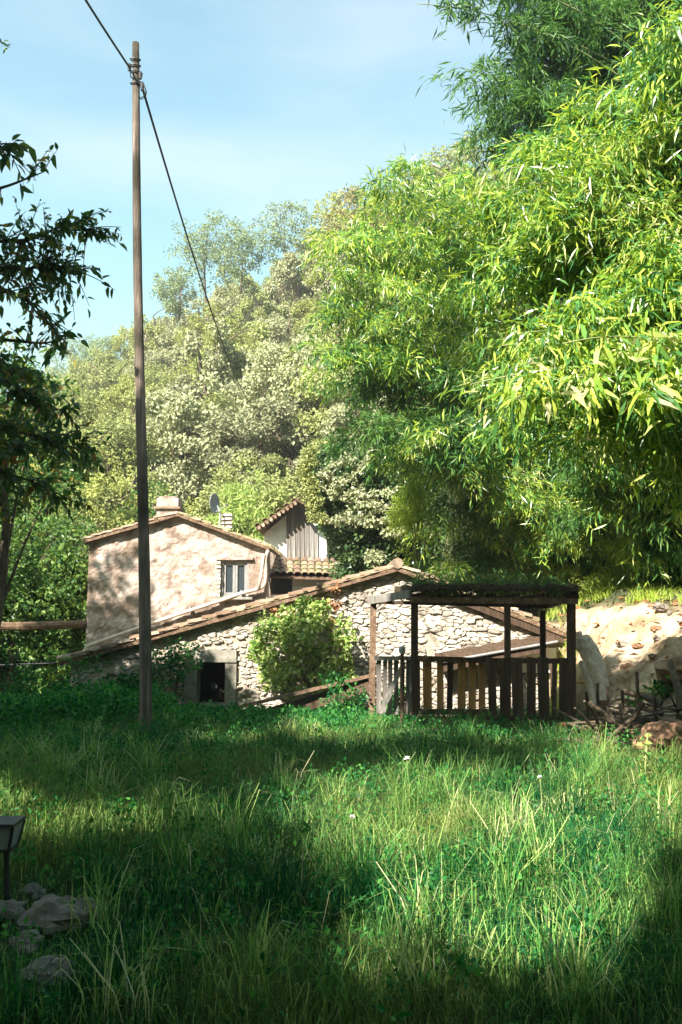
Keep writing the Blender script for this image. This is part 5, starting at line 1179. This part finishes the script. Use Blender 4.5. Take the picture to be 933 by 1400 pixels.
def aim(n, fx, fy, fz, h0=6.5, h1=12.5):  # extra unseen leaf clumps added to shade chosen spots
    P = np.stack([fx(n), fy(n), fz(n)], 1); hh = rng.uniform(h0, h1, n); ex.append(P + SD * ((hh - P[:, 2]) / SD[2])[:, None])
U = lambda a, b: (lambda n: rng.uniform(a, b, n))
aim(260, U(1.75, 2.95), U(10.4, 10.7), U(-.1, 1.85)); aim(70, U(.7, 1.8), U(10.4, 10.7), U(1.55, 2.0))
aim(150, U(-2.55, -2.1), U(9.9, 10.1), U(0, 3.8))
aim(300, U(-4.9, -1.9), U(13.0, 13.4), U(-.6, .45)); aim(60, U(-5.9, -4.2), U(18.8, 19), U(.0, 1.3), 9, 14); aim(16, U(-5.9, -4.4), U(18.8, 19), U(1.2, 2.5), 9, 14)
C = np.concatenate([C] + ex)
cpx, cpy = proj(C); C = C[~((C[:, 1] > .3) & (cpx > -160) & (cpx < 1100) & (cpy > -190))]
dist = np.array([[np.hypot(c[0] - t[0], c[1] - t[1]) for t in trunks] for c in C]); own = dist.argmin(1)
lbs = ['tall leafy shade tree behind the camera to the left', 'tall leafy shade tree right behind the camera', 'tall leafy shade tree beyond the left edge', 'leafy shade tree far behind the camera to the left', 'leafy shade tree behind the camera to the right', 'leafy shade tree in the second row behind the camera, left', 'leafy shade tree beyond the right edge near the camera', 'leafy shade tree in the second row behind the camera, right']
for k, (x_, y_) in enumerate(trunks):
    Ck = C[own == k]
    if len(Ck) == 0: continue
    t = thing('shade_tree', lbs[k], 'tree', (x_, y_, float(ground_z(x_, y_))))
    mb = MB(); g0_ = np.array([x_, y_, float(ground_z(x_, y_)) - .2]); TP = bez([g0_, g0_ + (.3, .2, 5), g0_ + (0, 0, 11)], 14); mb.tube(TP, np.linspace(.3, .05, 14), 10, rough=.04); mb.build('trunk', M['bark'], t)
    lim = MB()
    for c in Ck[rng.permutation(len(Ck))[:40]]:
        q = TP[int(np.clip((c[2] - 3) / 9 * 13, 3, 12))]; lim.tube(bez([q, (q + c) / 2 + (0, 0, .4), c], 6), np.linspace(.05, .01, 6), 5)
    lim.build('limbs', M['bark'], t)
    V, Fc, r_ = clump_leaves(Ck, .36, 8, .27, .18, .2, (1, 1, .8)); obj('crown', mesh('crown', V, Fc, r_), M['left_leaf'], t, 'stuff')
    print('shade', k, len(Ck))
# forest edge beside the camera, rear ring added to block low sky light
for i in range(30):
    a_ = R(150 + 115 * i / 29 + rng.normal(0, 2)); d_ = rng.uniform(17, 24); x_, y_ = math.sin(a_) * d_, math.cos(a_) * d_ + 2
    copy_tree(protos[i % 6], (x_, y_, float(ground_z(x_, y_)) - .4), rng.uniform(0, 6.28), rng.uniform(1.5, 1.9), 'tall tree of the unseen forest edge behind the camera, added to cut sky light', 'unseen forest edge trees added behind the camera', M['left_leaf'])
for i in range(14):
    x_, y_ = 13 + rng.random() * 9, -14 + i * 1.7
    copy_tree(protos[i % 6], (x_, y_, float(ground_z(x_, y_)) - .4), rng.uniform(0, 6.28), rng.uniform(1.3, 1.8), 'tall tree of the forest edge beyond the right edge', 'forest edge trees beyond the right edge', M['left_leaf'])
tris = 0
for me in bpy.data.meshes:
    if me.users: tris += sum(1 for _ in ()) + len(me.loops) - 2 * len(me.polygons)
print(sorted([(len(m_.loops) - 2 * len(m_.polygons), m_.name) for m_ in bpy.data.meshes])[-30:]); print('TRIS', tris, 'OBJS', len(bpy.data.objects))

# ------------------------------------------------------------------ HAZE
HZ = 0.0009
mb = MB(); mb.hexa(np.array([(-200, -62, -9), (200, -62, -9), (200, 330, -9), (-200, 330, -9), (-200, -62, 62), (200, -62, 62), (200, 330, 62), (-200, 330, 62)], float))
m, n, out = mat_base('haze_air'); pv = n.nodes.new('ShaderNodeVolumePrincipled'); pv.inputs['Density'].default_value = HZ; pv.inputs['Color'].default_value = (.93, .96, 1, 1)
pv.inputs['Anisotropy'].default_value = .2
n.links.new(pv.outputs[0], out.inputs['Volume'])
hzo = obj('haze', mb.mesh('haze'), m, kind='stuff'); hzo['label'] = 'thin pale summer haze filling the valley'; hzo['category'] = 'haze'
